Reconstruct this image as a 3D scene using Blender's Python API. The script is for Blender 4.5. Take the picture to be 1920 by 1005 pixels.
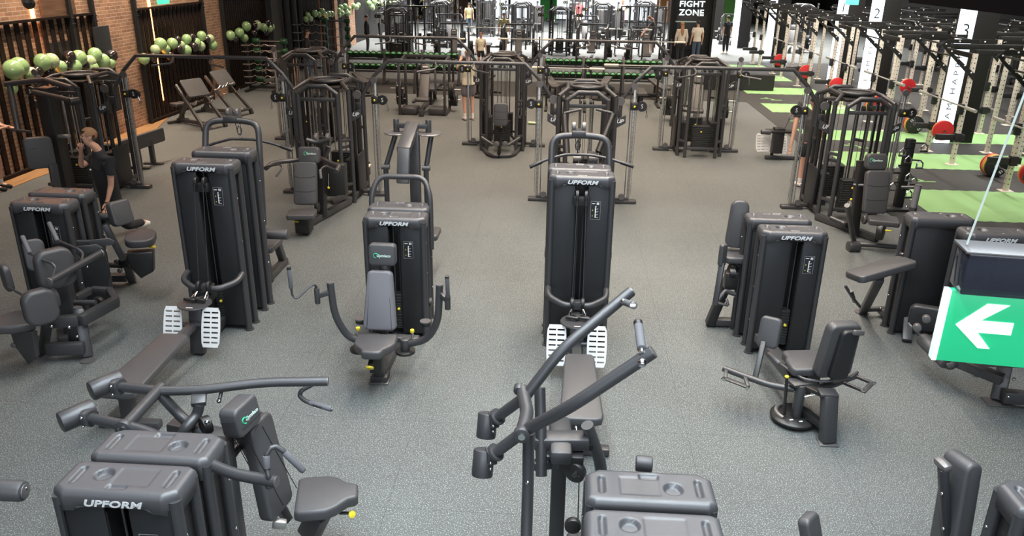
import bpy, bmesh, math, random
from mathutils import Vector, Matrix, Euler, Quaternion, noise
for _o in list(bpy.data.objects): bpy.data.objects.remove(_o)
C = bpy.context.scene.collection
V = Vector; PI = math.pi; R = math.radians
rnd = random.Random(7)
# ---------------------------------------------------------------- camera
FPX, CH = 1480.0, 4.0
PT, YW, RL = R(21.3), R(3.4), R(0.85)
_f = V((-math.sin(YW)*math.cos(PT), math.cos(YW)*math.cos(PT), -math.sin(PT)))
_r0 = V((math.cos(YW), math.sin(YW), 0)); _u0 = _r0.cross(_f)
_r = _r0*math.cos(RL)+_u0*math.sin(RL); _u = _u0*math.cos(RL)-_r0*math.sin(RL)
cam = bpy.data.objects.new('camera', bpy.data.cameras.new('camera')); C.objects.link(cam)
cam.data.sensor_fit = 'HORIZONTAL'; cam.data.sensor_width = 36; cam.data.lens = FPX/1920*36
cam.data.clip_start = .05; cam.data.clip_end = 300
cam.matrix_world = Matrix(((_r.x,_u.x,-_f.x,0),(_r.y,_u.y,-_f.y,0),(_r.z,_u.z,-_f.z,CH),(0,0,0,1)))
bpy.context.scene.camera = cam
def _ray(x, y): return _f+_r*((x-960)/FPX)+_u*((502.5-y)/FPX)
def P(x, y, z=0.0):                       # place seen at a pixel, on the level z
    d = _ray(x, y); return V((0,0,CH))+d*((z-CH)/d.z)
def PY(x, y, Y):                          # the same, on the plane at distance Y
    d = _ray(x, y); return V((0,0,CH))+d*(Y/d.y)
def PX(x, y, X):
    d = _ray(x, y); return V((0,0,CH))+d*(X/d.x)
# ---------------------------------------------------------------- world, lights, exposure
sc = bpy.context.scene
sc.view_settings.view_transform = 'Standard'; sc.view_settings.look = 'None'
sc.view_settings.gamma = 1; sc.view_settings.use_curve_mapping = False
sc.view_settings.exposure = 0.30
w = bpy.data.worlds.new('world'); sc.world = w; w.use_nodes = True
w.node_tree.nodes['Background'].inputs[0].default_value = (.95,.95,1,1)
w.node_tree.nodes['Background'].inputs[1].default_value = .13
def area(name, loc, sx, sy, power, col, rot=(0,0,0)):
    l = bpy.data.lights.new(name, 'AREA'); l.shape = 'RECTANGLE'; l.size = sx; l.size_y = sy
    l.energy = power; l.color = col
    if 'ceiling' in name: l.spread = R(118)
    o = bpy.data.objects.new(name, l); C.objects.link(o); o.location = loc; o.rotation_euler = rot
    return o
COOL=(.82,.93,1.0); WARM=(1.0,.80,.62)
for i in range(3): area('ceiling_and_fill_lamp', (-1.7+1.9*i, 3.2, 7.2), .35, 7, 205, COOL)
for i in range(3): area('ceiling_and_fill_lamp', (-1.2+2.2*i, 10.5, 7.2), .35, 6, 205, (1,.88,.75))
for i in range(4): area('ceiling_and_fill_lamp', (-3.5+2.8*i, 18.5, 7.2), .35, 7, 190, WARM)
for i in range(5): area('ceiling_and_fill_lamp', (-5+3.4*i, 28, 7.2), .4, 8, 200, WARM)
area('ceiling_wall_washer', (-9.3,17.5,6.2), .3, 11, 430, (1,.82,.64), (0,R(14),0))
for i in range(5): area('ceiling_and_fill_lamp', (-8+5*i, 45, 7.2), 1.2, 12, 1900, (1,.965,.92))
area('window_daylight', (1,-7,5.6), 12, 3.2, 600, (.82,.91,1.0), (R(68),0,0))
area('ceiling_and_fill_lamp', (11.2, 17, 6.5), .5, 12, 600, (1,.97,.92))
area('ceiling_and_fill_lamp', (4.9, 13, 6.9), 1.0, 9, 260, (1,.95,.86), (R(35),R(-38),0))  # added fill, tilted to brighten the fronts of the squat rack uprights
area('ceiling_and_fill_lamp', (-5.2, 7.5, 7.0), .3, 3, 70, (1,.93,.85))  # added fill, lifts the young man walking on the left
area('ceiling_and_fill_lamp', (4.9, 23, 6.9), 1.0, 9, 330, (1,.95,.86), (R(35),R(-38),0))  # second added fill, tilted at the racks farther down the aisle
area('ceiling_and_fill_lamp', (11.2, 30, 6.5), .5, 12, 700, (1,.97,.92))
# ---------------------------------------------------------------- materials
def mat(name, col, rough=.5, metal=0.0, spec=.5, emit=None, es=1.0, bump=0, bscale=400, alpha=1, trans=0, coat=0):
    m = bpy.data.materials.new(name); m.use_nodes = True; nt = m.node_tree; b = nt.nodes['Principled BSDF']
    b.inputs['Base Color'].default_value = (*col,1); b.inputs['Roughness'].default_value = rough
    b.inputs['Metallic'].default_value = metal; b.inputs['Specular IOR Level'].default_value = spec
    if emit: b.inputs['Emission Color'].default_value = (*emit,1); b.inputs['Emission Strength'].default_value = es
    if trans: b.inputs['Transmission Weight'].default_value = trans
    if coat: b.inputs['Coat Weight'].default_value = coat
    if alpha < 1: b.inputs['Alpha'].default_value = alpha
    tc = nt.nodes.new('ShaderNodeTexCoord'); n = nt.nodes.new('ShaderNodeTexNoise'); n.inputs['Scale'].default_value = bscale
    nt.links.new(tc.outputs['Object'], n.inputs['Vector'])
    if bump:
        bp = nt.nodes.new('ShaderNodeBump'); bp.inputs['Strength'].default_value = bump; bp.inputs['Distance'].default_value = .002
        nt.links.new(n.outputs['Fac'], bp.inputs['Height']); nt.links.new(bp.outputs['Normal'], b.inputs['Normal'])
    return m
M = {}
M['metal'] = mat('powder_coated_steel', (.062,.061,.065), .40, .35, .7, bump=.12, bscale=900)
M['dark'] = mat('black_steel', (.014,.013,.013), .42, 0, .6, bump=.1, bscale=700)
M['panel'] = mat('shroud_panel', (.017,.017,.019), .45, 0, .5, bump=.15, bscale=600)
M['cap'] = mat('moulded_cap', (.072,.070,.075), .37, 0, .75, bump=.25, bscale=900)
M['pad'] = mat('upholstery', (.060,.058,.061), .45, 0, .6, bump=.25, bscale=500)
M['padlit'] = mat('upholstery_painted_lit', (.15,.145,.16), .45, 0, .5, bump=.25, bscale=500)  # paler copy of the upholstery: light from the front put into its colour
M['barsteel'] = mat('bar_steel', (.50,.48,.46), .35, .4)
M['seam'] = mat('seam', (.010,.010,.010), .7)
M['chrome'] = mat('chrome', (.62,.62,.63), .22, 1.0)
M['rail'] = mat('brushed_rail', (.42,.41,.40), .38, .8, bump=.05)
M['iron'] = mat('cast_iron', (.02,.02,.02), .5, 0, .5, bump=.2, bscale=200)
M['grip'] = mat('grey_grip', (.11,.11,.12), .7, bump=.5, bscale=300)
M['rubber'] = mat('black_rubber', (.018,.017,.017), .72, bump=.2)
M['white'] = mat('white_paint', (.72,.72,.72), .42)
M['print'] = mat('white_print', (.80,.80,.80), .5)
M['yellow'] = mat('yellow_plastic', (.75,.60,.04), .4)
M['gprint'] = mat('green_print', (.03,.45,.22), .5)
M['ltprint'] = mat('pale_print', (.65,.82,.75), .5)
M['cable'] = mat('steel_cable', (.05,.05,.05), .45, .3)
M['disc'] = mat('grey_disc', (.16,.15,.15), .38, .5)
M['green'] = mat('dumbbell_green', (.012,.07,.02), .4, 0, .6)
M['gface'] = mat('dumbbell_face', (.20,.62,.27), .35)
M['red'] = mat('red_rubber', (.50,.015,.02), .5)
M['orange'] = mat('orange_rubber', (.72,.25,.10), .5)
M['rack'] = mat('cream_rack_paint', (.66,.60,.52), .45)
M['timber'] = mat('pale_sleeve', (.85,.78,.66), .4)
M['skin'] = mat('skin', (.62,.34,.24), .5, bump=.1)
M['hair'] = mat('brown_hair', (.26,.14,.07), .7, bump=.8, bscale=80)
M['hairblond'] = mat('blond_hair', (.45,.22,.09), .6, bump=.8, bscale=60)
M['hairdark'] = mat('dark_hair', (.02,.013,.01), .6, bump=.8, bscale=80)
M['teeblack'] = mat('black_cotton', (.018,.019,.022), .85, bump=.3, bscale=250)
M['teegrey'] = mat('charcoal_cotton', (.055,.05,.048), .85, bump=.3)
M['teecream'] = mat('cream_cotton', (.72,.66,.50), .85, bump=.3)
M['teeolive'] = mat('khaki_cotton', (.42,.38,.20), .85, bump=.3)
M['teewhite'] = mat('white_cotton', (.72,.62,.52), .85, bump=.3)
M['teepink'] = mat('pink_cotton', (.72,.16,.17), .85, bump=.3)
M['denim'] = mat('blue_denim', (.06,.09,.14), .85, bump=.3)
M['shorts'] = mat('grey_shorts', (.13,.12,.14), .85, bump=.3)
M['shoe'] = mat('white_shoe', (.70,.66,.62), .6)
M['blackwall'] = mat('black_paint', (.010,.009,.009), .6)
M['lit'] = mat('lit_panel', (.8,.9,1), .5, emit=(.80,.90,1.0), es=1.25)
M['neon'] = mat('white_neon', (.9,1,1), .5, emit=(.85,1,1), es=2.2)
M['led'] = mat('amber_led', (1,.4,.1), .5, emit=(1,.30,.06), es=14.0)
M['balloon'] = mat('pearl_green_balloon', (.36,.55,.24), .2, 0, .8, coat=.7)
M['balloonlight'] = mat('pale_green_balloon', (.50,.62,.34), .2, 0, .8, coat=.6)
M['balloondark'] = mat('black_balloon', (.03,.02,.02), .18, 0, .8, coat=.6)

def nodes(name):
    m = bpy.data.materials.new(name); m.use_nodes = True; nt = m.node_tree
    return m, nt, nt.nodes['Principled BSDF']
def N(nt, t, **k):
    n = nt.nodes.new(t)
    for a, b in k.items(): setattr(n, a, b)
    return n
def ramp(nt, src, stops, interp='LINEAR'):
    r = N(nt, 'ShaderNodeValToRGB'); r.color_ramp.interpolation = interp
    el = r.color_ramp.elements
    while len(el) < len(stops): el.new(.5)
    for e, (p, c) in zip(el, stops): e.position = p; e.color = (*c,1)
    nt.links.new(src, r.inputs[0]); return r
def mixc(nt, fac, a, b, mode='MIX'):
    m = N(nt, 'ShaderNodeMix', data_type='RGBA', blend_type=mode)
    for s, v in ((0,fac),(6,a),(7,b)):
        if hasattr(v, 'is_linked'): nt.links.new(v, m.inputs[s])
        elif isinstance(v, tuple): m.inputs[s].default_value = (*v,1)
        else: m.inputs[s].default_value = v
    return m.outputs[2]
def floor_mat(name, base, fleck, dens=.60, fscale=70):
    m, nt, b = nodes(name); tc = N(nt,'ShaderNodeTexCoord')
    n1 = N(nt,'ShaderNodeTexNoise'); n1.inputs['Scale'].default_value = fscale; n1.inputs['Detail'].default_value = 1.5
    n2 = N(nt,'ShaderNodeTexNoise'); n2.inputs['Scale'].default_value = .55; n2.inputs['Detail'].default_value = 6
    n3 = N(nt,'ShaderNodeTexNoise'); n3.inputs['Scale'].default_value = 160
    for n in (n1,n2,n3): nt.links.new(tc.outputs['Object'], n.inputs['Vector'])
    fl = ramp(nt, n1.outputs['Fac'], [(dens,(0,0,0)),(dens+.05,(1,1,1))])
    big = ramp(nt, n2.outputs['Fac'], [(.3,tuple(c*.84 for c in base)),(.7,tuple(c*1.14 for c in base))])
    c = mixc(nt, fl.outputs[0], big.outputs[0], fleck)
    # mat joints every 1 m
    br = N(nt,'ShaderNodeTexBrick'); br.offset = 0; br.inputs['Scale'].default_value = 1; br.inputs['Mortar Size'].default_value = .0018
    br.inputs['Brick Width'].default_value = 1.25; br.inputs['Row Height'].default_value = 1.25
    br.inputs['Color1'].default_value = br.inputs['Color2'].default_value = (1,1,1,1); br.inputs['Mortar'].default_value = (.45,.45,.45,1)
    nt.links.new(tc.outputs['Object'], br.inputs['Vector'])
    c = mixc(nt, 1.0, c, br.outputs['Color'], 'MULTIPLY')
    nt.links.new(c, b.inputs['Base Color']); b.inputs['Roughness'].default_value = .62; b.inputs['Specular IOR Level'].default_value = .45
    bp = N(nt,'ShaderNodeBump'); bp.inputs['Strength'].default_value = .25; bp.inputs['Distance'].default_value = .002
    nt.links.new(n3.outputs['Fac'], bp.inputs['Height']); nt.links.new(bp.outputs['Normal'], b.inputs['Normal'])
    return m
M['wire'] = mat('clear_wire',(.62,.70,.64),.3)
M['floor'] = floor_mat('speckled_rubber_floor', (.084,.088,.088), (.30,.35,.34), .585, 115)
M['blackmat'] = floor_mat('black_rubber_mat', (.030,.029,.028), (.08,.08,.08), .68)
M['turf'] = floor_mat('green_rubber_mat', (.24,.44,.17), (.30,.50,.23), .66)
def brick_mat():
    m, nt, b = nodes('brick_wall'); tc = N(nt,'ShaderNodeTexCoord'); sp = N(nt,'ShaderNodeSeparateXYZ'); cb = N(nt,'ShaderNodeCombineXYZ')
    nt.links.new(tc.outputs['Object'], sp.inputs[0]); nt.links.new(sp.outputs['Y'], cb.inputs['X']); nt.links.new(sp.outputs['Z'], cb.inputs['Y'])
    br = N(nt,'ShaderNodeTexBrick'); br.inputs['Scale'].default_value = 1; br.inputs['Brick Width'].default_value = .235; br.inputs['Row Height'].default_value = .078
    br.inputs['Mortar Size'].default_value = .006; br.inputs['Bias'].default_value = 0
    br.inputs['Color1'].default_value = (.40,.225,.135,1); br.inputs['Color2'].default_value = (.27,.14,.085,1); br.inputs['Mortar'].default_value = (.50,.42,.34,1)
    nt.links.new(cb.outputs[0], br.inputs['Vector'])
    n = N(nt,'ShaderNodeTexNoise'); n.inputs['Scale'].default_value = 3; n.inputs['Detail'].default_value = 5; nt.links.new(cb.outputs[0], n.inputs['Vector'])
    r = ramp(nt, n.outputs['Fac'], [(.3,(.75,.75,.75)),(.7,(1.2,1.15,1.1))])
    c = mixc(nt, 1.0, br.outputs['Color'], r.outputs[0], 'MULTIPLY')
    nt.links.new(c, b.inputs['Base Color']); b.inputs['Roughness'].default_value = .85
    bp = N(nt,'ShaderNodeBump'); bp.inputs['Strength'].default_value = .5; bp.inputs['Distance'].default_value = .01
    nt.links.new(br.outputs['Fac'], bp.inputs['Height']); bp.invert = True; nt.links.new(bp.outputs['Normal'], b.inputs['Normal'])
    return m
M['brick'] = brick_mat()
def wood_mat(name, c1, c2, s=1.0):
    m, nt, b = nodes(name); tc = N(nt,'ShaderNodeTexCoord'); mp = N(nt,'ShaderNodeMapping'); mp.inputs['Scale'].default_value = (8*s,1*s,8*s)
    nt.links.new(tc.outputs['Object'], mp.inputs[0]); n = N(nt,'ShaderNodeTexNoise'); n.inputs['Scale'].default_value = 2; n.inputs['Detail'].default_value = 5
    nt.links.new(mp.outputs[0], n.inputs['Vector']); r = ramp(nt, n.outputs['Fac'], [(.3,c1),(.7,c2)])
    nt.links.new(r.outputs[0], b.inputs['Base Color']); b.inputs['Roughness'].default_value = .6; b.inputs['Specular IOR Level'].default_value = .15; return m
M['woodfloor'] = wood_mat('oak_floor', (.26,.14,.06), (.38,.21,.10))
M['slat'] = wood_mat('dark_slats', (.010,.005,.004), (.022,.012,.008))
M['clad'] = wood_mat('brown_cladding', (.10,.055,.035), (.17,.10,.065))

# ---------------------------------------------------------------- mesh builder
def basis(d, up=V((0,0,1))):
    d = d.normalized(); s = d.cross(up)
    if s.length < 1e-4: s = d.cross(V((0,1,0)))
    s.normalize(); return s, s.cross(d)
class MB:
    def __init__(s): s.bm = bmesh.new()
    def box(s, c, d, rot=(0,0,0), bev=0.0, seg=2, mt=None):
        b = bmesh.new(); bmesh.ops.create_cube(b, size=1); bmesh.ops.scale(b, vec=V(d), verts=b.verts)
        if bev > 0: bmesh.ops.bevel(b, geom=b.edges[:], offset=min(bev, min(d)*.49), segments=seg, profile=.5, affect='EDGES')
        m = Matrix.Translation(V(c)) @ (mt if mt is not None else Euler(rot).to_matrix().to_4x4())
        return s.merge(b, m)
    def merge(s, b, m=None):
        if m is not None: bmesh.ops.transform(b, matrix=m, verts=b.verts)
        t = bpy.data.meshes.new('t'); b.to_mesh(t); b.free(); s.bm.from_mesh(t); bpy.data.meshes.remove(t); return s
    def bar(s, a, b, w, h, bev=.008, ext=0):   # rectangular bar a-b: w across, h up
        a, b = V(a), V(b); d = b-a; L = d.length+ext*2; x, z = basis(d); d = d.normalized()
        m = Matrix(((x.x,d.x,z.x,0),(x.y,d.y,z.y,0),(x.z,d.z,z.z,0),(0,0,0,1)))
        return s.box((a+b)/2, (w, L, h), bev=bev, mt=m)
    def tube(s, pts, r, seg=10, fil=0.0, cap=True, closed=False):
        pts = [V(p) for p in pts]
        if fil > 0 and len(pts) > 2:
            out = [pts[0]]
            for i in range(1, len(pts)-1):
                p, a, b = pts[i], pts[i-1], pts[i+1]
                f = min(fil, (a-p).length*.49, (b-p).length*.49)
                q0 = p+(a-p).normalized()*f; q1 = p+(b-p).normalized()*f
                for k in range(5):
                    t = k/4; out.append(q0*(1-t)**2+p*2*t*(1-t)+q1*t*t)
            out.append(pts[-1]); pts = out
        n = len(pts); rings = []; up = None
        rr = r if isinstance(r, (list,tuple)) else [r]*n
        for i, p in enumerate(pts):
            if closed: d = pts[(i+1)%n]-pts[i-1]
            elif i == 0: d = pts[1]-p
            elif i == n-1: d = p-pts[i-1]
            else: d = (pts[i+1]-p).normalized()+(p-pts[i-1]).normalized()
            d = d.normalized() if d.length > 1e-6 else V((0,0,1))
            if up is None: x, y = basis(d)
            else:
                x = up-d*up.dot(d); x.normalize(); y = x.cross(d)
            up = x; k = 1.0
            if 0 < i < n-1 and not closed:
                c = (pts[i+1]-p).normalized().dot(d); k = 1/max(.5, c)
            rings.append([s.bm.verts.new(p+(x*math.cos(2*PI*j/seg)+y*math.sin(2*PI*j/seg))*rr[i]) for j in range(seg)])
        m = n if closed else n-1
        for i in range(m):
            A, B = rings[i], rings[(i+1)%n]
            for j in range(seg):
                f = s.bm.faces.new((A[j], A[(j+1)%seg], B[(j+1)%seg], B[j])); f.smooth = True
        if cap and not closed:
            s.bm.faces.new(rings[0]); s.bm.faces.new(rings[-1][::-1])
        return s
    def cyl(s, a, b, r, seg=18, bev=.0):
        a, b = V(a), V(b)
        if bev > 0:
            d = (b-a).normalized()*bev
            return s.tube([a, a+d*.3, a+d, b-d, b-d*.3, b], [r-bev, r-bev*.3, r, r, r-bev*.3, r-bev], seg)
        return s.tube([a,b], r, seg)
    def lathe(s, prof, c, ax=V((0,0,1)), seg=24):   # prof: (radius, height along ax)
        c = V(c); x, y = basis(V(ax)); d = V(ax).normalized(); rings = []
        for (r_, h) in prof:
            rings.append([s.bm.verts.new(c+d*h+(x*math.cos(2*PI*j/seg)+y*math.sin(2*PI*j/seg))*max(r_,1e-4)) for j in range(seg)])
        for A, B in zip(rings, rings[1:]):
            for j in range(seg):
                f = s.bm.faces.new((A[j], A[(j+1)%seg], B[(j+1)%seg], B[j])); f.smooth = True
        if prof[0][0] > 1e-3: s.bm.faces.new(rings[0])
        if prof[-1][0] > 1e-3: s.bm.faces.new(rings[-1][::-1])
        return s
    def prism(s, out, t, m, bev=.01, seg=3):    # 2-D outline (x,z), thickness t about y=0, matrix m
        b = bmesh.new(); vs = [b.verts.new((x,-t/2,z)) for x, z in out]; f = b.faces.new(vs)
        g = bmesh.ops.extrude_face_region(b, geom=[f]); nv = [e for e in g['geom'] if isinstance(e, bmesh.types.BMVert)]
        bmesh.ops.translate(b, vec=(0,t,0), verts=nv); bmesh.ops.recalc_face_normals(b, faces=b.faces)
        if bev:
            caps = [e for e in b.edges if all(abs(v.co.y-e.verts[0].co.y) < 1e-6 for v in e.verts)]
            bmesh.ops.bevel(b, geom=caps, offset=bev, segments=seg, profile=.5, affect='EDGES')
        return s.merge(b, m)
    def ball(s, c, r, sc=(1,1,1), seg=16):
        b = bmesh.new(); bmesh.ops.create_uvsphere(b, u_segments=seg, v_segments=max(6, seg*2//3), radius=r)
        bmesh.ops.scale(b, vec=V(sc), verts=b.verts)
        for f in b.faces: f.smooth = True
        return s.merge(b, Matrix.Translation(V(c)))
    def each(s, name, m, parent=None, label=None):   # every separate piece becomes a part of its own
        seen = set(); obs = []
        for v in s.bm.verts: v.tag = False
        s.bm.verts.ensure_lookup_table()
        for v0 in s.bm.verts:
            if v0.tag: continue
            st, comp = [v0], []; v0.tag = True
            while st:
                v = st.pop(); comp.append(v)
                for e in v.link_edges:
                    w_ = e.other_vert(v)
                    if not w_.tag: w_.tag = True; st.append(w_)
            n = MB(); mp = {v: n.bm.verts.new(v.co) for v in comp}
            fs = {f for v in comp for f in v.link_faces}
            for f in fs: n.bm.faces.new([mp[v] for v in f.verts])
            obs.append(n.build(name, m, parent, label))
        s.bm.free(); return obs
    def build(s, name, m, parent=None, label=None, smooth=True):
        me = bpy.data.meshes.new(name)
        if parent is not None: bmesh.ops.translate(s.bm, vec=-wloc(parent), verts=s.bm.verts)
        bmesh.ops.recalc_face_normals(s.bm, faces=s.bm.faces)
        if smooth:
            for f in s.bm.faces: f.smooth = True
            for e in s.bm.edges:
                if len(e.link_faces) == 2 and e.calc_face_angle(0) > R(38): e.smooth = False
        s.bm.to_mesh(me); s.bm.free(); me.materials.append(m if not isinstance(m, str) else M[m])
        o = bpy.data.objects.new(name, me); C.objects.link(o)
        if parent is not None: o.parent = parent
        if label: o['label'] = label
        return o
def wloc(o):
    l = V(o.location)
    while o.parent: o = o.parent; l = l+V(o.location)
    return l
def tag(o, label, cat, group=None, kind=None):
    if label: o['label'] = label
    if cat: o['category'] = cat
    if group: o['group'] = group
    if kind: o['kind'] = kind
    return o
def thing(name, label, cat, loc=(0,0,0), group=None):
    o = bpy.data.objects.new(name, None); C.objects.link(o); o.location = loc; o.empty_display_size = .1
    return tag(o, label, cat, group)
def struct(name, mb, m): o = mb.build(name, m); o['kind'] = 'structure'; return o
def kids(o): return list(o.children)
def copy_tree(o, loc=None, rz=None, label=None, group=None, sc=None, parent=None):
    c = o.copy(); C.objects.link(c)
    if parent is not None: c.parent = parent
    if loc is not None: c.location = loc
    if rz is not None: c.rotation_euler = (0,0,rz)
    if sc is not None: c.scale = (sc,)*3 if not isinstance(sc, tuple) else sc
    if label: c['label'] = label
    if group: c['group'] = group
    elif parent is None and 'group' in c and group is not None: del c['group']
    for ch in kids(o): copy_tree(ch, parent=c)
    return c
def text(name, s, size, m, parent, mt, ext=.001, sx=1.0, shear=0.0, off=0.0, sp=1.0, label=None):
    cu = bpy.data.curves.new(name, 'FONT'); cu.body = s; cu.size = size; cu.extrude = ext; cu.shear = shear; cu.offset = off
    cu.align_x = 'CENTER'; cu.align_y = 'CENTER'; cu.space_character = sp; cu.resolution_u = 3
    t = bpy.data.objects.new(name, cu); C.objects.link(t); bpy.context.view_layer.update()
    me = bpy.data.meshes.new_from_object(t.evaluated_get(bpy.context.evaluated_depsgraph_get()))
    bpy.data.objects.remove(t); me.transform(Matrix.Diagonal((sx,1,1,1))); me.transform(mt)
    if parent is not None: me.transform(Matrix.Translation(-wloc(parent)))
    me.materials.clear(); me.materials.append(M[m]); o = bpy.data.objects.new(name, me); C.objects.link(o)
    if parent is not None: o.parent = parent
    if label: o['label'] = label
    return o
def face(pos, right, up):     # matrix placing text in a plane
    right, up = V(right).normalized(), V(up).normalized(); n = right.cross(up); up = n.cross(right)
    return Matrix(((right.x,up.x,n.x,pos[0]),(right.y,up.y,n.y,pos[1]),(right.z,up.z,n.z,pos[2]),(0,0,0,1)))
def rrect(w, h, r, n=5, top=None):   # rounded outline, optional narrower top width
    pts = []; tw = top if top else w
    for cx, cz, a0 in ((tw/2-r,h/2-r,0),(-tw/2+r,h/2-r,90),(-w/2+r,-h/2+r,180),(w/2-r,-h/2+r,270)):
        for k in range(n+1):
            a = R(a0+90*k/n); pts.append((cx+r*math.cos(a), cz+r*math.sin(a)))
    return pts
def plane(c, right, up):      # matrix: outline x->right, z->up, thickness along right x up
    right = V(right).normalized(); up = V(up); up = (up-right*up.dot(right)).normalized(); y = up.cross(right)
    return Matrix(((right.x,y.x,up.x,c[0]),(right.y,y.y,up.y,c[1]),(right.z,y.z,up.z,c[2]),(0,0,0,1)))
def pad(c, right, up, w, h, t, r=.05, top=None, bev=.022):
    m = MB(); m.prism(rrect(w, h, r, 5, top), t, plane(c, right, up), bev=bev, seg=3); return m
# ================================================================ SETTING
m = MB(); m.box((1,27,-.05),(40,66,.1)); struct('floor', m, 'floor')
# side rubber zones: black mats with green strips on the right
def flat(name, pts, m, z=.006, label=None):
    mb = MB(); b = mb.bm; top = [b.verts.new((x,y,z)) for x,y in pts]; bot = [b.verts.new((x,y,-.02)) for x,y in pts]
    b.faces.new(top); n = len(top)
    for i in range(n): b.faces.new((top[i], bot[i], bot[(i+1)%n], top[(i+1)%n]))
    o = mb.build(name, m, smooth=False); o['kind'] = 'structure'
    return o
flat('floor_black_mats', [(5.72,9.6),(16,9.6),(16,36),(5.72,36)], 'blackmat', .008)
flat('floor_black_strip', [(-9.0,25.1),(5.72,25.1),(5.72,28.4),(-9.0,28.4)], 'blackmat', .005)
TG = [(13.15,15.15,6.45,16),(16.85,18.35,6.1,16),(19.6,20.9,6.1,16),(23.35,24.9,6.1,8.6),(26.8,28.3,6.1,8.6),(30.0,31.6,6.4,8.4),(33.2,34.8,6.4,8.4)]
def turf_strip(y0, y1, x0, x1):      # interlocking teeth along the long edges
    pts = []; n = int((x1-x0)/.12)
    for k in range(n+1): pts.append((x0+(x1-x0)*k/n, y0+(.035 if k % 2 else 0)))
    for k in range(n, -1, -1): pts.append((x0+(x1-x0)*k/n, y1-(.035 if k % 2 else 0)))
    return pts
for k, (a_, b_, x0, x1) in enumerate(TG): flat('floor_green_strip_%d' % (k+1), turf_strip(a_, b_, x0, x1), 'turf', .012)
def arrow_mark(cx, cy, s):
    mb = MB()
    mb.bar((cx-s,cy+.02,.012),(cx+.1*s,cy+.02,.012),.06,.008,0); mb.bar((cx-.35*s,cy+.2,.012),(cx+.35*s,cy-.25,.012),.06,.008,0)
    mb.bar((cx-.1*s,cy-.25,.012),(cx+1.0*s,cy-.25,.012),.06,.008,0)
    o = mb.build('floor_marking', 'turf', smooth=False); o['kind'] = 'structure'
for a_ in ((7.15,16.0,.32),(7.0,19.0,.3),(6.5,22.0,.3),(6.6,25.8,.3),(7.1,11.9,.34),(6.9,29.2,.3)): arrow_mark(*a_)
flat('floor_wood_left', [(-10.45,11),(-10.0,11),(-9.95,14),(-9.75,18.1),(-10.45,20.6)], 'woodfloor', .010)
# ---- left wall (brick, slat screens, light strips)
WX = -10.45
m = MB(); m.box((WX-.15,18,3.5),(.3,26,7)); struct('wall_left', m, 'brick')
m = MB(); m.box((WX-.15,46.5,3.5),(.3,31,7)); struct('wall_left_far', m, 'blackwall')
m = MB(); m.box((1,60,3.5),(44,.3,7)); struct('wall_back', m, 'blackwall')
m = MB(); m.box((18,27,3.5),(.3,66,7)); struct('wall_right', m, 'blackwall')
m = MB(); m.box((1,27,7.6),(44,66,.2)); struct('ceiling', m, 'blackwall')
# ---- slat screens on the left wall
def slat_screen(name, y0, y1, ztop, step, wd, x=WX, led=None):
    mb = MB(); n = int((y1-y0)/step)
    for k in range(n+1):
        yy = y0+(y1-y0)*k/n
        mb.box((x+.025,yy,ztop/2),(.03,wd,ztop),bev=.004,seg=1)
    mb.box((x+.07,(y0+y1)/2,ztop),(.07,y1-y0+.12,.05),bev=.004,seg=1); mb.box((x+.07,(y0+y1)/2,.05),(.07,y1-y0+.12,.06),bev=.004,seg=1)
    o = mb.build(name, 'slat'); o['kind'] = 'structure'; return o
slat_screen('trim_1', 11.5, 17.5, 2.78, .27, .13)
slat_screen('trim_2', 19.45, 23.1, 2.76, .22, .15)
slat_screen('trim_3', 24.55, 28.3, 2.9, .17, .12)
slat_screen('trim_4', 31.8, 38.0, 2.9, .17, .12)
for k, y in enumerate((16.75, 17.6, 19.4, 23.15, 24.5)):
    mb = MB(); mb.box((WX+.07,y,3.4),(.09,.10,6.8),bev=.005,seg=1)
    for j in range(2):
        for i in range(2): mb.ball((WX+.13,y-.035+.07*i,2.62+.12*j),.014,seg=8)
    struct('trim_%d' % (k+5), mb, 'blackwall')
mb = MB(); mb.box((WX+.03,16.45,4.95),(.04,1.15,4.3)); struct('trim_10', mb, 'clad')
for k, (y, z0, z1) in enumerate(((15.62,0,6.5),(20.25,.45,6.5),(34.6,0,3))):
    mb = MB(); mb.box((WX+.012,y,(z0+z1)/2),(.02,.11,z1-z0)); o = mb.build('wall_light_strip', 'led')
    tag(o, ['amber light strip behind the nearest slat screen, by the crossover station','amber light strip behind the second slat screen, by the preacher benches','amber light strip far down the left wall'][k], 'light strip')
mb = MB(); mb.box((WX+.1,29.9,3.0),(.3,3.3,6)); struct('wall_left_grey_bay', mb, mat('grey_paint',(.055,.055,.055),.7))
for y in (29.2,30.0,30.8):
    mb = MB(); mb.cyl((WX+.42,y,0),(WX+.42,y,6),.10); o = mb.build('wall_pipe','blackwall'); o['kind']='structure'; o.name='trim_11'
mb = MB(); mb.box((WX+.05,39.5,3),(.2,1.1,6)); mb.box((WX+.05,36.8,3),(.2,.5,6)); struct('wall_left_brick_pier', mb, 'brick')
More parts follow.
